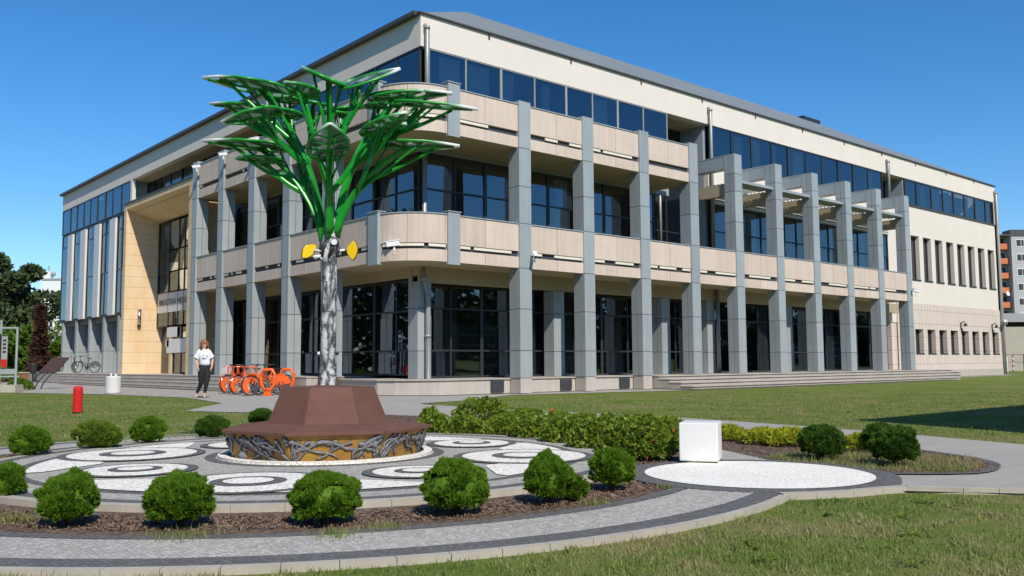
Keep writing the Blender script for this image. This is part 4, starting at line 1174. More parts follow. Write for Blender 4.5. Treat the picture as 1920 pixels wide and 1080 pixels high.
GB = [
  (10.11,9.86,0.28,0.19,'golden shrub at the left, behind the rose hedge by the path'),
  (10.11,8.95,0.32,0.20,'golden shrub behind the middle of the rose hedge'),
  (10.06,8.31,0.35,0.23,'upright golden shrub behind the rose hedge near the cube'),
  (9.81,7.02,0.24,0.17,'low golden shrub just right of the white cube'),
  (9.69,6.49,0.24,0.16,'spreading golden shrub midway along the planted island'),
  (9.69,6.10,0.26,0.20,'wide golden shrub left of the island globe shrubs'),
  (9.78,5.76,0.17,0.20,'golden shrub behind the left island globe shrub'),
  (9.62,5.20,0.16,0.16,'golden shrub between the island globe shrubs'),
]
for i, (x,y,rx,h,lb) in enumerate(GB):
    leafy('golden_shrub', lb, 'shrub', 'golden shrubs along the path', x, y, rx, h, 400+i, M['gold'], .05, 1300, 7, upw=.7, lw=.16)
for i, (x,y,h,lb) in enumerate([(8.15,11.35,.34,'narrow upright plant rising behind the right end of bench'),]):
    leafy('upright_plant', lb, 'plant', None, x, y, .13, h, 500+i, M['rose'], .07, 220, 6, upw=1.4)

# ---- lawn blades (stuff)
def in_poly(px, py, poly):
    c = np.zeros(len(px), bool); n = len(poly); j = n-1
    for i in range(n):
        xi, yi = poly[i]; xj, yj = poly[j]
        k = ((yi > py) != (yj > py)) & (px < (xj-xi)*(py-yi)/(yj-yi+1e-12)+xi); c ^= k; j = i
    return c
def vnoise(x, y, s=0):
    return (np.sin(x*1.3+s)*np.sin(y*1.7+s*2)+.6*np.sin(x*3.1+y*2.3+s)+.5*np.sin(x*5.9-y*4.7+s*3)+.35*np.sin(x*11+y*9.3))/2.0
r = np.random.default_rng(11)
def lawn_mask(x, y):
    ok = ~in_poly(x,y,plaza_poly) & ~in_poly(x,y,path_poly) & ~in_poly(x,y,bed_poly)
    ok &= np.hypot(x-CW[0],y-CW[1]) > 4.765
    ok &= np.hypot(x-CD[0],y-CD[1]) > 1.30
    ok &= ~in_poly(x,y,[(6.0,3.75),(6.95,3.45),(7.3,2.9),(9.2,.2),(9.6,-.5),(11,0),(8,4.5)])
    ok &= ~((x > 15) & (y > 19.5))
    return ok
n = 330000
d = 3.2*np.exp(r.random(n)**.85*np.log(34/3.2)); a = YAW + r.uniform(-.80,.80,n)
x = d*np.cos(a); y = d*np.sin(a); k = lawn_mask(x,y); x, y, d = x[k], y[k], d[k]
pn = vnoise(x,y); k = r.random(len(x)) < .62+.4*pn; x, y, d, pn = x[k], y[k], d[k], pn[k]
n = len(x)
hh = (.012+.016*r.random(n)+.012*np.clip(pn,0,1))*(1+1.2*(r.random(n) > .985)); w = .0018+.0006*d*.7
az = r.uniform(0,2*PI,n); ln = r.normal(0,.5,n)*hh
b0 = np.stack([x-w*np.cos(az), y-w*np.sin(az), np.full(n,-.036)],1); b1 = np.stack([x+w*np.cos(az), y+w*np.sin(az), np.full(n,-.036)],1)
tp = np.stack([x-ln*np.sin(az)+r.normal(0,.006,n), y+ln*np.cos(az), -.036+hh],1)
V = np.stack([b0,b1,tp],1).reshape(-1,3); F = np.arange(3*n).reshape(-1,3)
# longer tufts scattered through the turf
nt_ = 2600; d = 3.4*np.exp(r.random(nt_)**.8*np.log(26/3.4)); a = YAW+r.uniform(-.8,.8,nt_); tx, ty = d*np.cos(a), d*np.sin(a); k = lawn_mask(tx,ty); tx, ty = tx[k], ty[k]
reps = r.integers(8,30,len(tx)); x = np.repeat(tx,reps)+r.normal(0,.035,reps.sum()); y = np.repeat(ty,reps)+r.normal(0,.035,reps.sum()); k = lawn_mask(x,y); x, y = x[k], y[k]; n = len(x)
hh = r.uniform(.022,.048,n); az = r.uniform(0,2*PI,n); w = .0028+.0005*np.hypot(x,y); ln = r.normal(0,.55,n)*hh
b0 = np.stack([x-w*np.cos(az), y-w*np.sin(az), np.full(n,-.036)],1); b1 = np.stack([x+w*np.cos(az), y+w*np.sin(az), np.full(n,-.036)],1); tp = np.stack([x-ln*np.sin(az), y+ln*np.cos(az), -.036+hh],1)
V = np.concatenate([V, np.stack([b0,b1,tp],1).reshape(-1,3)]); F = np.arange(len(V)).reshape(-1,3)
gl = quick_mesh('grass', V, F, M['blade']); tag(gl, 'short mown grass with dry and green patches', 'grass', kind='stuff')
# broad weed rosettes in the near lawn
rq = random.Random(5); wm = MB()
for (wx,wy) in [(6.6,3.05),(5.35,2.6),(4.6,2.2),(5.9,2.9),(4.1,2.75),(5.0,1.75),(6.2,1.9),(3.7,2.3),(7.0,1.7),(3.2,2.6),(4.35,3.0),(5.6,3.3)]:
    for q in range(rq.randint(7,12)):
        a = rq.uniform(0,2*PI); L = rq.uniform(.06,.12); e = rq.uniform(.25,.9); dx = Vector((math.cos(a),math.sin(a),0)); s = Vector((-math.sin(a),math.cos(a),0))*.011
        p = Vector((wx,wy,-.034)); mid = p+dx*L*.55+UP*L*e*.6; tip_ = p+dx*L+UP*L*e*.55
        wm.add([p, mid+s, tip_, mid-s], [(0,1,2,3)])
tag(obj('weeds', wm, M['rose']), 'broad leaved weeds growing in the near lawn', 'weeds', kind='stuff')
# bark chips on the mulch
n = 16000; a = r.uniform(0,2*PI,n); q = np.sqrt(r.uniform(3.33**2,3.84**2,n)); cx = CP[0]*.5+CW[0]*.5+q*np.cos(a); cy = CP[1]*.5+CW[1]*.5+q*np.sin(a)
k = (np.hypot(cx-CP[0],cy-CP[1]) > 3.33) & (np.hypot(cx-CW[0],cy-CW[1]) < 3.84); cx, cy = cx[k], cy[k]
ex = r.uniform(6.3,11.4,14000); ey = r.uniform(3.5,15.5,14000); k = in_poly(ex,ey,bed_poly); cx = np.r_[cx,ex[k]]; cy = np.r_[cy,ey[k]]
n = len(cx); a = r.uniform(0,2*PI,n); L = r.uniform(.005,.018,n); w = r.uniform(.002,.005,n); tz = r.uniform(-.006,.012,n)
u = np.stack([np.cos(a)*L,np.sin(a)*L,tz],1); v_ = np.stack([-np.sin(a)*w,np.cos(a)*w,r.uniform(-.004,.004,n)],1); c = np.stack([cx,cy,np.full(n,-.002)],1)
V = np.stack([c-u-v_,c+u-v_,c+u+v_,c-u+v_],1).reshape(-1,3)
tag(quick_mesh('bark_chips', V, np.arange(4*n).reshape(-1,4), M['chip']), 'loose brown bark chips over the planting beds', 'bark chips', kind='stuff')
# weeds and grass tufts in the beds
n = 5200; ex = r.uniform(6.6,10.4,n*3); ey = r.uniform(3.4,6.5,n*3); k = in_poly(ex,ey,[(7.95,4.2),(8.5,3.55),(9.2,3.65),(9.75,4.0),(9.6,4.9),(8.9,5.6),(8.2,5.5)]); x, y = ex[k][:n], ey[k][:n]
bx = []; 
for (tx,ty,tr,tn) in [(2.75,4.75,.12,160),(2.05,5.35,.16,200),(3.1,4.78,.1,140),(1.45,6.7,.2,200),(2.3,10.75,.25,300),(4.75,4.55,.09,90),(5.2,12.6,.5,500),(4.2,12.4,.4,300),(5.75,4.75,.06,60)]:
    q = r.normal(0,tr*.6,(tn,2)); bx.append(q+np.array([tx,ty]))
bx = np.concatenate(bx); x = np.r_[x,bx[:,0]]; y = np.r_[y,bx[:,1]]; n = len(x)
hh = .02+.05*r.random(n); az = r.uniform(0,2*PI,n); w = .004; ln = r.normal(0,.5,n)*hh
b0 = np.stack([x-w*np.cos(az), y-w*np.sin(az), np.full(n,-.012)],1); b1 = np.stack([x+w*np.cos(az), y+w*np.sin(az), np.full(n,-.012)],1); tp = np.stack([x-ln*np.sin(az), y+ln*np.cos(az), -.01+hh],1)
tag(quick_mesh('bed_grass', np.stack([b0,b1,tp],1).reshape(-1,3), np.arange(3*n).reshape(-1,3), M['blade']), 'sparse grass and seedlings in the planting beds', 'grass', kind='stuff')
# scraps of paper on the near lawn
for (x,y,lb) in ((6.35,2.05,'white scrap of paper on the right lawn, nearer the camera'),(6.85,1.95,'crumpled white scrap on the right lawn, nearer the path')):
    m = MB(); m.add([(x,y,-.005),(x+.03,y-.01,.012),(x+.045,y+.02,.004),(x+.01,y+.03,.02)],[(0,1,2,3)]); m.add([(x+.01,y+.03,.02),(x+.045,y+.02,.004),(x+.03,y+.05,.006)],[(0,1,2)])
    tag(obj('paper_scrap', m, M['wpvc']), lb, 'litter')

# ---- trees
def tree(name, label, cat, x, y, h, cr, seed, mat, n=2600, leaf=.3, base=.2, conic=0, trunk=.2, group=None, lobes=9, barkm='trunkw'):
    r = np.random.default_rng(seed); q = random.Random(seed)
    t = thing(name, label, cat, (x,y,-.03), 0, group)
    s = MB(); s.tube([(0,0,0),(.1,0,h*.4),(0,.1,h*.85)], [trunk,trunk*.7,trunk*.2], 8)
    cs = []
    for k in range(lobes):
        f = (k+.5)/lobes; z = h*(base+(1-base)*f*.92); wd = cr*((1-f)**.8 if conic else math.sin(PI*min(.98,.22+.72*f))**.7)
        a = k*2.4+q.uniform(-.4,.4); e = q.uniform(.25,.75)*wd if not conic else wd*.25
        c = Vector((e*math.cos(a), e*math.sin(a), z)); cs.append((c, max(.35,wd*q.uniform(.5,.72)) if not conic else max(.3,wd*.85)))
        s.tube([(0,0,z*.55), c*.6+Vector((0,0,z*.3)), c], [trunk*.35,trunk*.2,.03], 6)
    obj('trunk', s, M[barkm], t, world=False)
    Cs = []; Ds = []
    for c, R in cs:
        m_ = n//lobes; D = rand_dirs(m_, r); f = lump(D, r, .35, 8)*(.55+.5*r.random(m_))
        Cs.append(D*f[:,None]*R*np.array([1,1,.72])+np.array(c)); Ds.append(D)
    C = np.concatenate(Cs); D = np.concatenate(Ds)+r.normal(0,.7,(len(C),3)); D /= np.linalg.norm(D,axis=1)[:,None]
    V, F = sprays(C, D, leaf, leaf*.28, r, fan=3, spread=.9); V[:,2] = np.maximum(V[:,2],.05)
    quick_mesh('crown', V, F, mat, t)
    return t
tree('pine_tree','tall dark pine at the left edge of the picture','tree',17.0,92.0,11.9,4.2,1,M['pine'],4200,.45,.12,0,.25)
tree('pine_tree','dark pine with ragged top left of the white tower','tree',19.4,89.0,10.6,3.0,2,M['pine'],3600,.42,.1,0,.25)
tree('pine_tree','lower dark pine beside the brown conifer','tree',19.5,93.5,8.2,1.8,3,M['pine'],3000,.42,.05,0,.22)
tree('brown_conifer','brown dried cone shaped conifer with dense foliage','tree',18.3,77.0,6.2,.95,4,M['brown'],3000,.26,.02,1,.2,lobes=11)
tree('leafy_bush_tree','bright green rounded bush between brown conifer and library','tree',20.9,82.0,3.3,1.2,5,M['decid'],2200,.28,.02,0,.1)
tree('broadleaf_tree','thin leaved tree before the white tower at the library end','tree',27.0,102.5,7.0,1.5,6,M['decid'],700,.35,.3,0,.2)
tree('broadleaf_tree','green broadleaf tree low behind the pines','tree',15.6,84,5.2,2.3,7,M['decid'],2400,.35,.03,0,.2)
tree('broadleaf_tree','green tree filling the gap under the left pines','tree',19.2,86,4.6,2.3,8,M['decid'],2400,.35,.02,0,.2)
# ================================================================ person
def skin(name, verts, edges, radii, mat, parent, root=0, sub=2):
    me = bpy.data.meshes.new(name); me.from_pydata(verts, edges, [])
    o = bpy.data.objects.new(name, me); COL.objects.link(o)
    s = o.modifiers.new('skin','SKIN'); b = o.modifiers.new('sub','SUBSURF'); b.levels = sub; b.render_levels = sub
    sv = me.skin_vertices[0].data
    for i, r_ in enumerate(radii):
        sv[i].radius = r_ if isinstance(r_, tuple) else (r_, r_); sv[i].use_root = (i == root)
    dg = bpy.context.evaluated_depsgraph_get(); m2 = bpy.data.meshes.new_from_object(o.evaluated_get(dg)); m2.name = name
    bpy.data.objects.remove(o); bpy.data.meshes.remove(me)
    m2.materials.clear(); m2.materials.append(mat); m2.polygons.foreach_set('use_smooth', [True]*len(m2.polygons))
    o = bpy.data.objects.new(name, m2); COL.objects.link(o); o.parent = parent
    return o
# local axes: x = to the right as seen by the viewer, -y = towards the viewer
FACE = math.atan2(RT.y, RT.x)
pe = thing('person', 'woman in white t-shirt and black cropped trousers walking with hands in pockets', 'person', (11.30,27.72,-.022), FACE+.35)
HS = [(0,.0,.93),(.02,.0,1.10),(.0,.01,1.30),(-.02,.01,1.44),(-.02,.01,1.53),(-.01,-.01,1.64),(.0,-.01,1.745)]  # pelvis..head
V = list(HS); E_ = [(0,1),(1,2),(2,3),(3,4),(4,5),(5,6)]; R_ = [(.115,.085),(.10,.075),(.12,.085),(.10,.075),(.048,.05),(.075,.09),(.062,.075)]
def chain(start, pts, rads):
    p = start
    for q, rr_ in zip(pts, rads):
        V.append(q); R_.append(rr_); E_.append((p, len(V)-1)); p = len(V)-1
    return p
for s_, sh, el, wr in ((-1,(-.185,.01,1.425),(-.265,.05,1.20),(-.20,-.05,.98)),(1,(.145,.01,1.43),(.245,.05,1.21),(.225,-.04,.985))):
    e = chain(3, [sh, tuple((Vector(sh)+Vector(el))/2), el, tuple((Vector(el)+Vector(wr))/2), wr, tuple(Vector(wr)+Vector((-s_*.02,-.01,-.08)))], [.058,.05,.043,.038,.028,(.036,.02)])
    w0 = Vector(V[e])
    for k in range(4):
        b_ = w0+Vector((-s_*.004,-.03+.02*k,-.015)); chain(e, [tuple(b_+Vector((-s_*.01,0,-.04))), tuple(b_+Vector((-s_*.02,.004,-.075+.006*abs(k-1.5))))], [.010,.008])
    chain(e, [tuple(w0+Vector((-s_*.02,-.035,.03))), tuple(w0+Vector((-s_*.03,-.045,-.01)))], [.011,.009])
chain(0, [(-.075,.0,.82),(-.075,-.02,.66),(-.075,-.01,.48),(-.14,.08,.30),(-.215,.17,.12),(-.215,.14,.045),(-.225,.0,.03)], [.098,.088,.06,.056,.036,.035,.026])
chain(0, [(.095,-.01,.82),(.09,-.06,.66),(.07,-.10,.48),(.05,-.09,.30),(.02,-.07,.12),(.02,-.09,.045),(.03,-.22,.025)], [.098,.088,.06,.056,.036,.035,.026])
skin('body', V, E_, R_, M['skin'], pe)
# face details on the head, turned towards the viewer's right
hd = Vector((.0,-.01,1.685)); fd = Vector((.72,-.69,0)); fs = Vector((.69,.72,0))
m = MB(); m.ball(hd+fd*.095-UP*.005, .018, 8, 6, (.8,.8,1.2))
m.ball(hd+fd*.085+UP*.0-fs*.06, .012, 8, 6); m.ball(hd+fd*.085-UP*.055, .02, 8, 6, (.9,.9,.35), 1)
for s_ in (-1,1): m.ball(hd+fd*.083+fs*s_*.032+UP*.022, .011, 8, 6, mi=2)
obj('face', m, [M['skin'], M['petal'], M['dark']], pe, smooth=True, world=False)
# sunglasses-free hair: shoulder length, many strands over a cap
hm = MB(); rq = random.Random(9)
hm.ball(hd+UP*.04-fd*.03, .108, 16, 10, (1,1,1.05))
for k in range(150):
    a = rq.uniform(0,2*PI); dv = Vector((math.cos(a),math.sin(a),0))
    if dv.dot(fd) > .28: continue
    p0 = hd+UP*.13+dv*.03; p1 = hd+dv*.118+UP*.05; p2 = hd+dv*.125-UP*.06; p3 = hd+dv*(.11+rq.uniform(0,.05))-UP*rq.uniform(.13,.21)
    hm.tube([p0,p1,p2,p3], [.012,.016,.015,.004], 5)
obj('hair', hm, M['hair'], pe, smooth=True, world=False)
def loft(name, secs, mat, n=18, closed=True):
    """stack of ellipses (cx,cy,z,rx,ry)"""
    m = MB(); vs = []; fs = []
    for (cx,cy,z,rx,ry) in secs:
        for k in range(n):
            a = 2*PI*k/n; vs.append((cx+rx*math.cos(a), cy+ry*math.sin(a), z))
    for i in range(len(secs)-1):
        for k in range(n): fs.append((i*n+k,i*n+(k+1)%n,(i+1)*n+(k+1)%n,(i+1)*n+k))
    m.add(vs, fs); return m
m = loft('shirt', [(.015,0,1.02,.145,.115),(.015,0,1.025,.155,.122),(.02,-.01,1.09,.158,.126),(.01,-.01,1.2,.155,.122),(0,-.01,1.3,.168,.125),(-.01,0,1.38,.178,.112),(-.015,0,1.44,.172,.095),(-.02,0,1.485,.12,.08),(-.02,.01,1.51,.075,.068)], M['shirt'], 24)
for s_, sh, el in ((-1,Vector((-.145,.01,1.435)),Vector((-.245,.05,1.23))),(1,Vector((.105,.01,1.44)),Vector((.222,.05,1.235)))):
    d_ = el-sh; m.tube([sh-d_*.25+Vector((-s_*.03,0,.0)), sh+d_*.05, sh+d_*.35, sh+d_*.7, sh+d_*.88], [.075,.088,.09,.092,.098], 14, cap=False)
sh_ = obj('t_shirt', m, M['shirt'], pe, smooth=True, world=False)
m = MB(); rq = random.Random(4)
for k in range(9):
    cx = rq.uniform(-.06,.08); cz = rq.uniform(1.2,1.33); yy = -.128
    m.add([(cx-.03,yy-.006,cz-.012),(cx+.03,yy-.006,cz-.012),(cx+.025,yy-.006,cz+.012),(cx-.025,yy-.006,cz+.014)],[(0,1,2,3)])
obj('shirt_print', m, M['print'], sh_)
tv = [(.0,0,1.10),(.0,0,.98),(0,0,.90)]; te = [(0,1),(1,2)]; tr_ = [(.165,.135),(.185,.15),(.175,.15)]
def tchain(pts, rads):
    p = 2
    for q, rr_ in zip(pts, rads):
        tv.append(q); tr_.append(rr_); te.append((p,len(tv)-1)); p = len(tv)-1
tchain([(-.078,.0,.80),(-.078,-.02,.64),(-.078,-.01,.48),(-.14,.08,.30),(-.205,.16,.145)], [.140,.115,.082,.062,.048])
tchain([(.095,-.01,.80),(.09,-.06,.64),(.07,-.10,.48),(.05,-.09,.30),(.022,-.07,.145)], [.140,.115,.082,.062,.048])
skin('trousers', tv, te, tr_, M['trouser'], pe)
m = MB()
for (x,y) in ((-.220,.07),(.027,-.15)):
    m.ball((x,y,.028), 1, 12, 8, (.042,.12,.03)); m.tube([(x,y+.10,.0),(x,y+.10,.05)], .018, 8)
obj('shoes', m, M['shoe'], pe, smooth=True, world=False)

# ================================================================ bicycles
def bicycle(label, group, frame, accent, guard=True, basket=False):
    t = thing('bicycle', label, 'bicycle', (0,0,0), 0, group)
    R = .335
    for wx in (-.53,.53):
        m = MB()
        for k in range(14):
            a = 2*PI*k/14; m.tube([(wx,0,R),(wx+.29*math.cos(a),.0,R+.29*math.sin(a))], .0035, 4, cap=False)
        m.tube([(wx,-.05,R),(wx,.05,R)], .02, 8)
        for k in range(24):
            a = 2*PI*k/24; b = 2*PI*(k+1)/24
            m.tube([(wx+.30*math.cos(a),0,R+.30*math.sin(a)),(wx+.30*math.cos(b),0,R+.30*math.sin(b))], .012, 5, cap=False)
        w = obj('wheel', m, M['chrome'], t, world=False)
        m = MB(); m.tube([(wx+.322*math.cos(2*PI*k/32),0,R+.322*math.sin(2*PI*k/32)) for k in range(33)], .02, 8, cap=False); obj('tyre', m, M['rubber'], w, smooth=True)
        if guard:
            m = MB(); m.tube([(wx+.365*math.cos(a),0,R+.365*math.sin(a)) for a in [math.radians(q) for q in range(0,190,12)]], .03, 6, flat=(1,.35)); obj('mudguard', m, frame, t, world=False)
        if guard:
            m = MB(); n = 14; lo_, hi_ = (10,170) if wx < 0 else (-70,75); ro = .36 if wx < 0 else .285
            A = [math.radians(lo_+(hi_-lo_)*k/n) for k in range(n+1)]
            for sy in (-.035,.035): m.add([(wx+ro*math.cos(a),sy,R+ro*math.sin(a)) for a in A]+[(wx+.13*math.cos(a),sy,R+.13*math.sin(a)) for a in reversed(A)], [tuple(range(2*n+2))])
            obj('wheel_cover', m, accent, t, world=False)
    m = MB(); bb=(-.05,0,.30); hd_=(.36,0,.80); st=(-.20,0,.78)
    m.tube([bb,(.34,0,.70)], .026, 8); m.tube([(-.10,0,.45),(.35,0,.76)], .02, 8); m.tube([bb,st], .02, 8); m.tube([hd_,(.39,0,.68),(.53,0,.335)], .018, 8)
    for s_ in (-1,1): m.tube([bb,(-.53,s_*.05,.335)], .011, 6); m.tube([(-.15,0,.62),(-.53,s_*.05,.335)], .01, 6)
    obj('frame', m, frame, t, smooth=True, world=False)
    m = MB(); m.add([(-.34,-.08,.90),(-.34,.08,.90),(-.20,.07,.905),(-.03,.02,.89),(-.03,-.02,.89),(-.20,-.07,.905),(-.32,-.07,.85),(-.32,.07,.85),(-.05,.02,.865),(-.05,-.02,.865)],[(0,5,4,3,2,1),(6,7,8,9),(0,1,7,6),(3,4,9,8),(1,2,3,8,7),(0,6,9,4,5)])
    m.tube([st,(-.22,0,.87)], .014, 8); obj('saddle', m, M['dark'], t, world=False, bevel=.01)
    m = MB(); m.tube([hd_,(.33,0,.98)], .015, 8); m.tube([(.18,-.29,1.03),(.32,-.2,1.02),(.34,0,.99),(.32,.2,1.02),(.18,.29,1.03)], .013, 8); m.tube([(.18,-.29,1.03),(.10,-.29,1.03)], .018, 8); m.tube([(.18,.29,1.03),(.10,.29,1.03)], .018, 8)
    obj('handlebar', m, M['dark'], t, world=False)
    m = MB(); m.tube([(-.05,-.03,.30),(-.05,.03,.30)], .09, 16); m.tube([(-.05,.04,.30),(-.05,.09,.14)], .012, 6); m.tube([(-.05,-.04,.30),(-.05,-.09,.46)], .012, 6); m.box(-.09,-.01,.09,.16,.125,.15); m.box(-.09,-.01,-.16,-.09,.45,.475)
    obj('crank', m, M['dark'], t, world=False)
    if basket:
        m = MB(); x0,x1,y0,y1,z0,z1 = .40,.66,-.16,.16,.74,.96
        m.tube([(x0,y0,z1),(x0+.06,y0-.03,z1),(x1-.06,y0-.03,z1),(x1,y0,z1),(x1+.02,0,z1),(x1,y1,z1),(x1-.06,y1+.03,z1),(x0+.06,y1+.03,z1),(x0,y1,z1),(x0,y0,z1)], .022, 7)
        for (px_,py_) in ((x0,y0),(x0,y1),(x1,y0),(x1,y1)): m.tube([(px_,py_,z0),(px_,py_,z1)], .014, 6)
        m.box(x0,x1,y0,y1,z0-.01,z0)
        obj('front_basket', m, accent, t, world=False)
    return t
gb = 'orange share bikes in the row by the steps'
b1 = bicycle('orange share bike nearest the walking woman, white panel on its front', gb, M['orange'], M['orange'], True, True)
B_Z = -.022
b1.location = (14.18,31.5,B_Z); b1.rotation_euler = (0,0,PI+.21)
dup(b1, (13.92,30.0,B_Z), PI+.14, 'orange share bike second in the row from the woman', gb)
dup(b1, (13.72,28.45,B_Z), PI-.03, 'orange share bike third in the row, silver rim facing out', gb)
m = MB(); m.box(.672,.69,-.15,.15,.72,.98); obj('front_panel', m, M['wpvc'], b1, world=False)
b4 = bicycle('dark bicycle with black frame beside the orange docking loop', None, M['dark'], M['dark'], False)
b4.location = (14.35,29.2,B_Z); b4.rotation_euler = (0,0,PI+.05)
for ch in b1.children:
    if ch.name.startswith('front_basket'):
        pass
gd = 'dark bicycles parked under the stair wing'
b5 = bicycle('dark bicycle parked under the stair wing nearest the info board', gd, M['dark'], M['chrome'], True)
b5.location = (14.9+1.9,66.0,.58); b5.rotation_euler = (0,0,PI/2+.2)
dup(b5, (16.9,62.4,.58), PI/2-.3, 'dark bicycle in the middle of those under the stair wing', gd)
dup(b5, (16.7,59.2,.58), PI/2+.9, 'dark bicycle under the stair wing nearest the sandstone portal', gd)
# docking loops
def dock(label):
    t = thing('bike_dock', label, 'bike dock', (0,0,0), 0, 'orange bike docking loops')
    m = MB(); pts = []
    out = [(-.10,.20),(-.21,.36),(-.23,.70),(-.14,.86),(.14,.86),(.23,.70),(.21,.36),(.10,.20),(-.10,.20)]
    m.tube([(p[0],0,p[1]) for p in out], .075, 10, flat=(1.0,.75)); obj('loop', m, M['orange'], t, smooth=True, world=False)
    m = MB(); m.box(-.14,.14,-.06,.06,0,.05); m.box(-.11,.11,-.045,.045,.05,.2); obj('foot', m, M['orange'], t, world=False, bevel=.01)
    m = MB(); m.box(-.06,.06,-.02,.02,.24,.56); obj('post', m, M['chrome'], t, world=False)
    return t
d1 = dock('orange rounded bike dock standing clear in front of the bikes'); d1.location = (13.5,27.85,B_Z); d1.rotation_euler = (0,0,FACE)
dup(d1, (14.65,28.75,B_Z), FACE, 'orange rounded bike dock partly hidden by the bench top')

# ================================================================ street furniture, left
t = thing('red_bollard', 'short red bollard with rounded top standing in the left lawn', 'bollard', (5.87,21.32,-.03))
m = MB(); m.lathe([(.10,0),(.10,.52),(.095,.555),(.07,.585),(.0001,.595)], n=20); obj('post', m, M['redp'], t, smooth=False, world=False)
m = MB(); m.lathe([(.104,.0),(.104,.03)], n=20); m.tube([(.095,-.03,.40),(.108,-.03,.40)], .012, 8); obj('base_ring', m, M['dark'], t, world=False)
t = thing('litter_bin', 'round white concrete litter bin beside the left lawn', 'litter bin', (10.78,34.8,-.022))
m = MB(); m.lathe([(.24,0),(.27,.04),(.27,.60),(.24,.64),(.20,.64),(.19,.50),(.0001,.48)], n=28); obj('drum', m, M['white'], t, smooth=False, world=False)
m = MB(); m.tube([(-.1,-.02,.49),(-.08,0,.75)], .035, 8); m.tube([(.06,.03,.5),(.10,.02,.72)], .05, 8); obj('rubbish', m, M['wpvc'], t, world=False)
# tilted board on three bent legs
t = thing('info_board', 'brown tilted information board on three bent black legs', 'information board', (11.1,44.6,-.022), FACE)
m = MB(); m.add([(-.52,-.12,.74),(.28,-.12,.74),(.62,.38,1.42),(-.12,.38,1.42),(-.52,-.08,.71),(.28,-.08,.71),(.62,.42,1.39),(-.12,.42,1.39)],[(0,1,2,3),(7,6,5,4),(0,4,5,1),(1,5,6,2),(2,6,7,3),(3,7,4,0)]); obj('panel', m, M['boardb'], t, world=False)
for k in range(3):
    x = -.3+.27*k; m = MB(); m.tube([(x-.52,-.3,0),(x-.42,-.25,.3),(x-.22,-.1,.62),(x+.05,.05,.85)], .028, 8); obj('leg', m, M['dark'], t, smooth=True, world=False)
# framed poster stand
t = thing('poster_stand', 'grey metal frame with poster panel on a concrete base at left edge', 'poster stand', (8.33,39.87,-.022), FACE)
m = MB(); m.box(-1.2,.52,-.3,.3,0,.30); obj('base', m, M['concrete'], t, world=False, bevel=.01)
for x in (-.28,.36):
    m = MB(); m.tube([(x,0,.3),(x,0,2.55 if x > 0 else 2.85)], .045, 10); obj('post', m, M['clad'], t, world=False)
m = MB(); m.tube([(-1.2,0,2.52),(.40,0,2.52)], .04, 8); obj('top_rail', m, M['clad'], t, world=False)
m = MB(); m.box(-1.2,.36,-.03,.03,.72,.92); m.tube([(-1.2,0,.62),(.5,0,.62)], .03, 8); obj('lower_rail', m, M['clad'], t, world=False)
m = MB(); m.box(-1.0,-.22,-.10,-.07,1.0,2.3); obj('poster', m, M['frame'], t, world=False)
m = MB(); m.box(-1.0,-.25,-.112,-.103,.95,1.35); obj('poster_band', m, M['redp'], t, world=False)
m = MB(); m.box(-.20,.02,-.06,-.03,1.0,2.2); bn = obj('banner', m, M['greyr'], t, world=False)
m = MB(); m.box(-.20,.02,-.068,-.061,1.0,1.3); obj('banner_band', m, M['redp'], bn)
m = MB()
for k in range(4): m.box(-.15,-.03,-.067,-.061,1.55+.15*k,1.63+.15*k)
obj('banner_marks', m, M['frame'], bn)
# planters and low shrubs in the far left
for i, (x,y,rx,h,lb) in enumerate([(9.6,43.5,.45,.42,'low shrub at the foot of the poster stand'),(8.3,44.5,.7,.75,'leafy shrub seen through the poster stand frame'),(13.2,66,1.2,1.0,'clipped low shrub by the brick edging at far left'),(11.2,62,1.5,1.1,'broad low shrub behind the poster stand')]):
    leafy('low_shrub', lb, 'shrub', None, x, y, rx, h, 520+i, M['decid'], .13, 700, 6)
t = thing('brick_edging', 'low red brick wall edging the far left planting', 'low wall', (0,0,0))
m = MB(); m.slab([(9.5,70.5),(17.2,63.8),(17.5,64.2),(9.8,71)], -.03, .55); obj('wall', m, plain('red brick', (.25,.085,.05), .9, .25, 6, 40, .2), t, world=False)
m = MB(); m.slab([(9.4,70.4),(17.3,63.7),(17.6,64.3),(9.8,71.1)], .55, .62); obj('coping', m, M['concrete'], t, world=False)
t = thing('path_lamp', 'small globe lamp on a dark post at the far left', 'lamp', (17.3,67.6,-.02))
m = MB(); m.tube([(0,0,0),(0,0,1.35)], .035, 8); obj('post', m, M['dark'], t, world=False)
m = MB(); m.ball((0,0,1.5), .17, 14, 10); obj('globe', m, plain('yellowed globe', (.62,.52,.28), .3, .05, 3, 20, 0), t, smooth=True, world=False)
t = thing('litter_basket', 'dark metal waste basket on a post by the brick edging', 'waste basket', (14.7,63.2,-.02))
m = MB(); m.lathe([(.16,.55),(.2,.6),(.24,1.15),(.22,1.2)], n=14); obj('basket', m, M['dark'], t, world=False)
m = MB(); m.tube([(0,0,0),(0,0,.6)], .05, 8); m.tube([(-.3,0,.04),(.3,0,.04)], .06, 8); obj('stand', m, M['dark'], t, world=False)

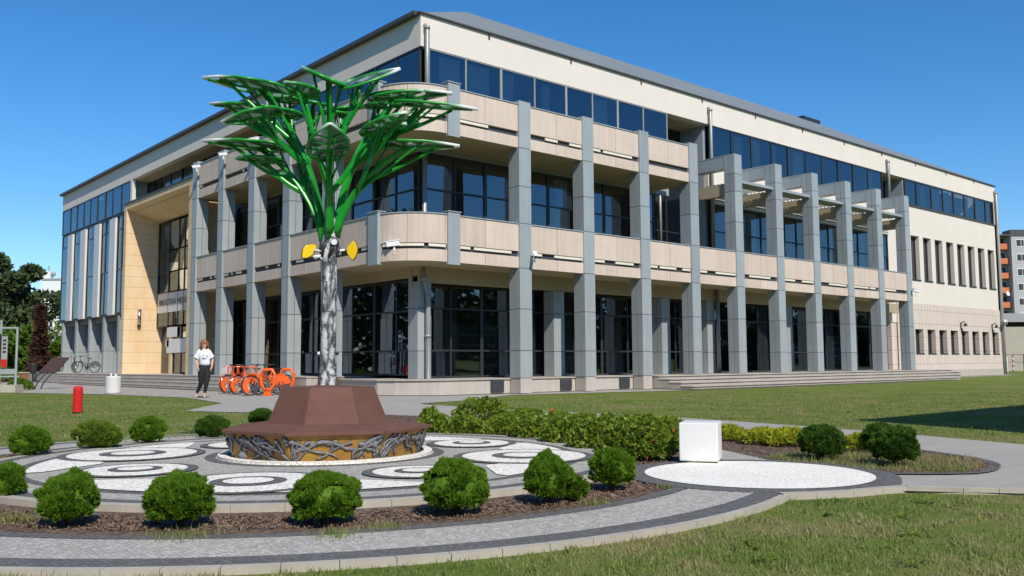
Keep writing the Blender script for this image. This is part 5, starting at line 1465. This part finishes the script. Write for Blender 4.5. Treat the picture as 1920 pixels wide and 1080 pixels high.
# ================================================================ distant buildings
def facing(name, label, cat, px_lat, dist, z=-.03):
    P_ = FW*dist+RT*px_lat
    return thing(name, label, cat, (P_.x, P_.y, z), FACE)
t = facing('white_tower', 'white church like tower rising beyond the trees at left', 'tower', -97.2, 190)
m = MB(); m.box(-2.2,3.2,0,4,0,19.2); obj('wall', m, M['whitep'], t, world=False)
m = MB(); m.box(-2.4,3.4,-.2,4.2,19.2,19.5); obj('cornice', m, M['greyr'], t, world=False)
m = MB(); m.box(-1.9,-.4,0,1.2,19.5,21.0); m.ball((1.9,2,19.4),1.5,14,8,(1,1,1.1)); obj('turret', m, M['whitep'], t, world=False)
m = MB(); m.tube([(-1.1,.6,21.0),(-1.1,.6,22.2)], .15, 6); m.ball((.0,.5,20.5),.5,8,6); obj('finial', m, M['greyr'], t, world=False)
for k in range(4):
    for x in (-.2,1.4): 
        m = MB(); m.box(x,x+.6,-.06,-.01,6+3.2*k,7.4+3.2*k); obj('window', m, M['oglass'], t, world=False)
ap = facing('apartment_block', 'grey prefabricated apartment block with orange balconies behind the library', 'apartment block', 95.2, 175)
m = MB(); m.box(0,34,2,14,0,25.2); m.box(2.25,34,0,2,0,25.2); obj('wall', m, M['greyb'], ap, world=False)
m = MB(); m.box(-.15,34.2,-.15,14.2,25.2,25.5); m.box(4.4,8,4,7,25.5,27); obj('roof', m, M['gutter'], ap, world=False)
for k in range(8):
    z = 2.6+2.87*k
    m = MB(); m.box(.1,2.35,.85,1.0,z,z+1.1); m.box(.1,2.25,1.0,1.9,z-.12,z); obj('balcony', m, M['balc'], ap, world=False)
    m = MB(); m.box(.25,1.9,1.93,1.99,z,z+2.2); obj('balcony_window', m, M['oglass'], ap, world=False)
    for x in (3.1,7.2,11.3,15.4,19.5):
        m = MB(); m.box(x,x+1.7,-.06,-.01,z+.35,z+1.85); w = obj('window', m, M['wpvc'], ap, world=False)
        m = MB(); m.box(x+.14,x+1.0,-.09,-.061,z+.5,z+1.72); m.box(x+1.1,x+1.57,-.09,-.061,z+.5,z+1.72); obj('pane', m, M['oglass'], w)
m = MB(); m.lathe([(.5,0),(.42,.12),(.2,.2),(.0001,.22)], n=16); ds = obj('satellite_dish', m, M['wpvc'], ap, world=False); ds.location = (1.6,.75,14.0); ds.rotation_euler = (-PI/2-.2,0,.3)
lo = facing('low_building', 'low beige building with grey flat canopy beyond the library corner', 'building', 45.6, 84)
m = MB(); m.box(0,30,0,8,0,4.1); obj('wall', m, M['beige'], lo, world=False)
m = MB(); m.box(.3,30,.3,8,4.1,4.55); obj('dark_recess', m, M['oglass'], lo, world=False)
m = MB(); m.box(-.2,30,-.4,8,4.55,5.35); obj('canopy', m, M['greyr'], lo, world=False)
ra = facing('railing', 'thin black railing beside the far corner of the library', 'railing', 43.5, 80)
m = MB()
for x in (-.0,1.6,3.2,4.8): m.tube([(x,0,0),(x,0,1.55)], .035, 6)
for z in (.85,1.52): m.tube([(-.0,0,z),(4.8,0,z)], .025, 6)
obj('rails', m, M['dark'], ra, world=False)
pt = facing('striped_post', 'red and white striped post beside the railing', 'post', 43.05, 78)
m = MB(); m2 = MB()
for k in range(7): (m if k%2 else m2).lathe([(.055,.21*k),(.055,.21*k+.209)], n=10)
obj('white_band', m, M['wpvc'], pt, world=False); obj('red_band', m2, M['redp'], pt, world=False)
pt = facing('white_post', 'plain white post at the library corner beside the downpipe', 'post', 41.95, 77)
m = MB(); m.lathe([(.09,0),(.09,1.2),(.06,1.3)], n=12); obj('post', m, M['wpvc'], pt, world=False)
m = MB(); m.lathe([(.14,0),(.14,.05)], n=12); obj('foot', m, M['concrete'], pt, world=False)
# neighbouring building outside the frame on the right: throws the dark shadow on the far lawn
nb = thing('neighbouring_building', 'plain rendered two storey building right of the lawn, outside the picture', 'building', (12.95,1.95,-.03))
m = MB(); m.box(0,22,-9,0,0,6.0); obj('wall', m, M['beige'], nb, world=False)
m = MB(); m.box(-.1,22.1,-9.1,.03,6.0,6.15); obj('roof', m, M['gutter'], nb, world=False)
for k in range(6):
    for z in (1.0,3.8):
        m = MB(); m.box(1.2+3.4*k,2.9+3.4*k,.005,.05,z,z+1.5); w = obj('window', m, M['wpvc'], nb, world=False)
        m = MB(); m.box(1.3+3.4*k,2.8+3.4*k,.051,.06,z+.1,z+1.4); obj('pane', m, M['oglass'], w)
        if z < 2: continue
for k in range(2):
    for z in (1.0,3.8):
        m = MB(); m.box(-.05,-.005,-3.4-3.6*k,-1.8-3.6*k,z,z+1.5); w = obj('window', m, M['wpvc'], nb, world=False)
        m = MB(); m.box(-.06,-.051,-3.3-3.6*k,-1.9-3.6*k,z+.1,z+1.4); obj('pane', m, M['oglass'], w)
# wood behind the camera, seen only as the dark reflection in the ground floor glass
rw = np.random.default_rng(77); n = 52000
s = rw.random(n); u = np.where(s < .6, rw.uniform(-75,200,n), rw.uniform(-70,170,n))
hx = np.where(s < .6, u, -42+rw.normal(0,3,n)); hy = np.where(s < .6, -34+rw.normal(0,3,n), u+20)
top = np.where(s < .6, 8.5, 20.0)+2.5*np.sin(u*.35)+1.8*np.sin(u*.9+1)+1.2*np.sin(u*2.1)
C = np.stack([hx,hy,rw.random(n)**.8*top],1); V, F = sprays(C, rand_dirs(n,rw), 1.1, .42, rw, fan=2, spread=.9); V[:,2] = np.maximum(V[:,2],0)
tag(quick_mesh('far_wood', V, F, M['pine']), 'distant wood of dark trees facing the library', 'wood', kind='stuff')

# ================================================================ fittings on the library
def cctv(label, p, aim, wall, scale=1.0):
    t = thing('security_camera', label, 'security camera', p)
    a = Vector(aim).normalized(); w_ = Vector(wall)
    m = MB(); m.tube([w_*.16-UP*.16*scale, w_*.10-UP*.14*scale, -UP*.03], .025*scale, 8); m.lathe([(.05,0),(.05,.03)], tuple(w_*.16-UP*.2*scale), 10); obj('bracket', m, M['wpvc'], t, smooth=True, world=False)
    s_ = a.cross(UP).normalized(); u_ = s_.cross(a)
    m = MB(); m.obox((0,0,.02), a*.17*scale, s_*.055*scale, u_*.05*scale); m.obox(a*.02+u_*.06*scale+UP*.02, a*.19*scale, s_*.065*scale, u_*.008*scale); obj('housing', m, M['wpvc'], t, world=False, bevel=.006)
    m = MB(); m.tube([a*.165*scale+UP*.02, a*.178*scale+UP*.02], .035*scale, 12); obj('lens', m, M['dark'], t, world=False)
    return t
cctv('white security camera on the top of the grey column beside the portal', (15.08,38.35,9.62), (-1,.3,-.2), (.2,0,0))
cctv('white security camera on top of the second grey column from the portal', (15.08,35.55,9.66), (-1,.3,-.2), (.2,0,0))
cctv('white security camera on top of the third grey column from the portal', (15.08,32.6,9.72), (-1,.3,-.2), (.2,0,0))
cctv('white security camera on the curved corner balcony', (15.58,23.55,4.72), (-.9,.5,-.15), (.12,.12,0), 1.5)
cctv('white security camera on the first full grey column right of the corner', (20.5,22.42,4.62), (-.5,-.8,-.5), (0,.25,0), 1.1)
cctv('white security camera pair head on the last grey column at right', (48.45,22.45,4.75), (.9,-.4,-.2), (-.02,.2,0), 1.3)
cctv('white security camera at the far lower corner of the library', (65.6,24.4,3.55), (-.9,-.5,-.3), (.05,.3,0), 1.5)
for x, lb in ((59.33,'dark wall lamp above the middle of the ground floor slit windows'),(64.2,'dark wall lamp above the last ground floor slit window')):
    t = thing('wall_lamp', lb, 'wall lamp', (x,YW-.035,3.15))
    m = MB(); m.box(-.06,.06,-.04,0,-.15,.25); m.tube([(0,-.03,.2),(0,-.22,.32),(0,-.3,.2)], .03, 8); obj('bracket', m, M['dark'], t, world=False)
    m = MB(); m.lathe([(.12,-.05),(.09,.1),(.03,.15)], (0,-.3,.05), 12); m.tube([(0,-.05,-.1),(0,-.12,-.32)], .045, 8); obj('shade', m, M['dark'], t, world=False)
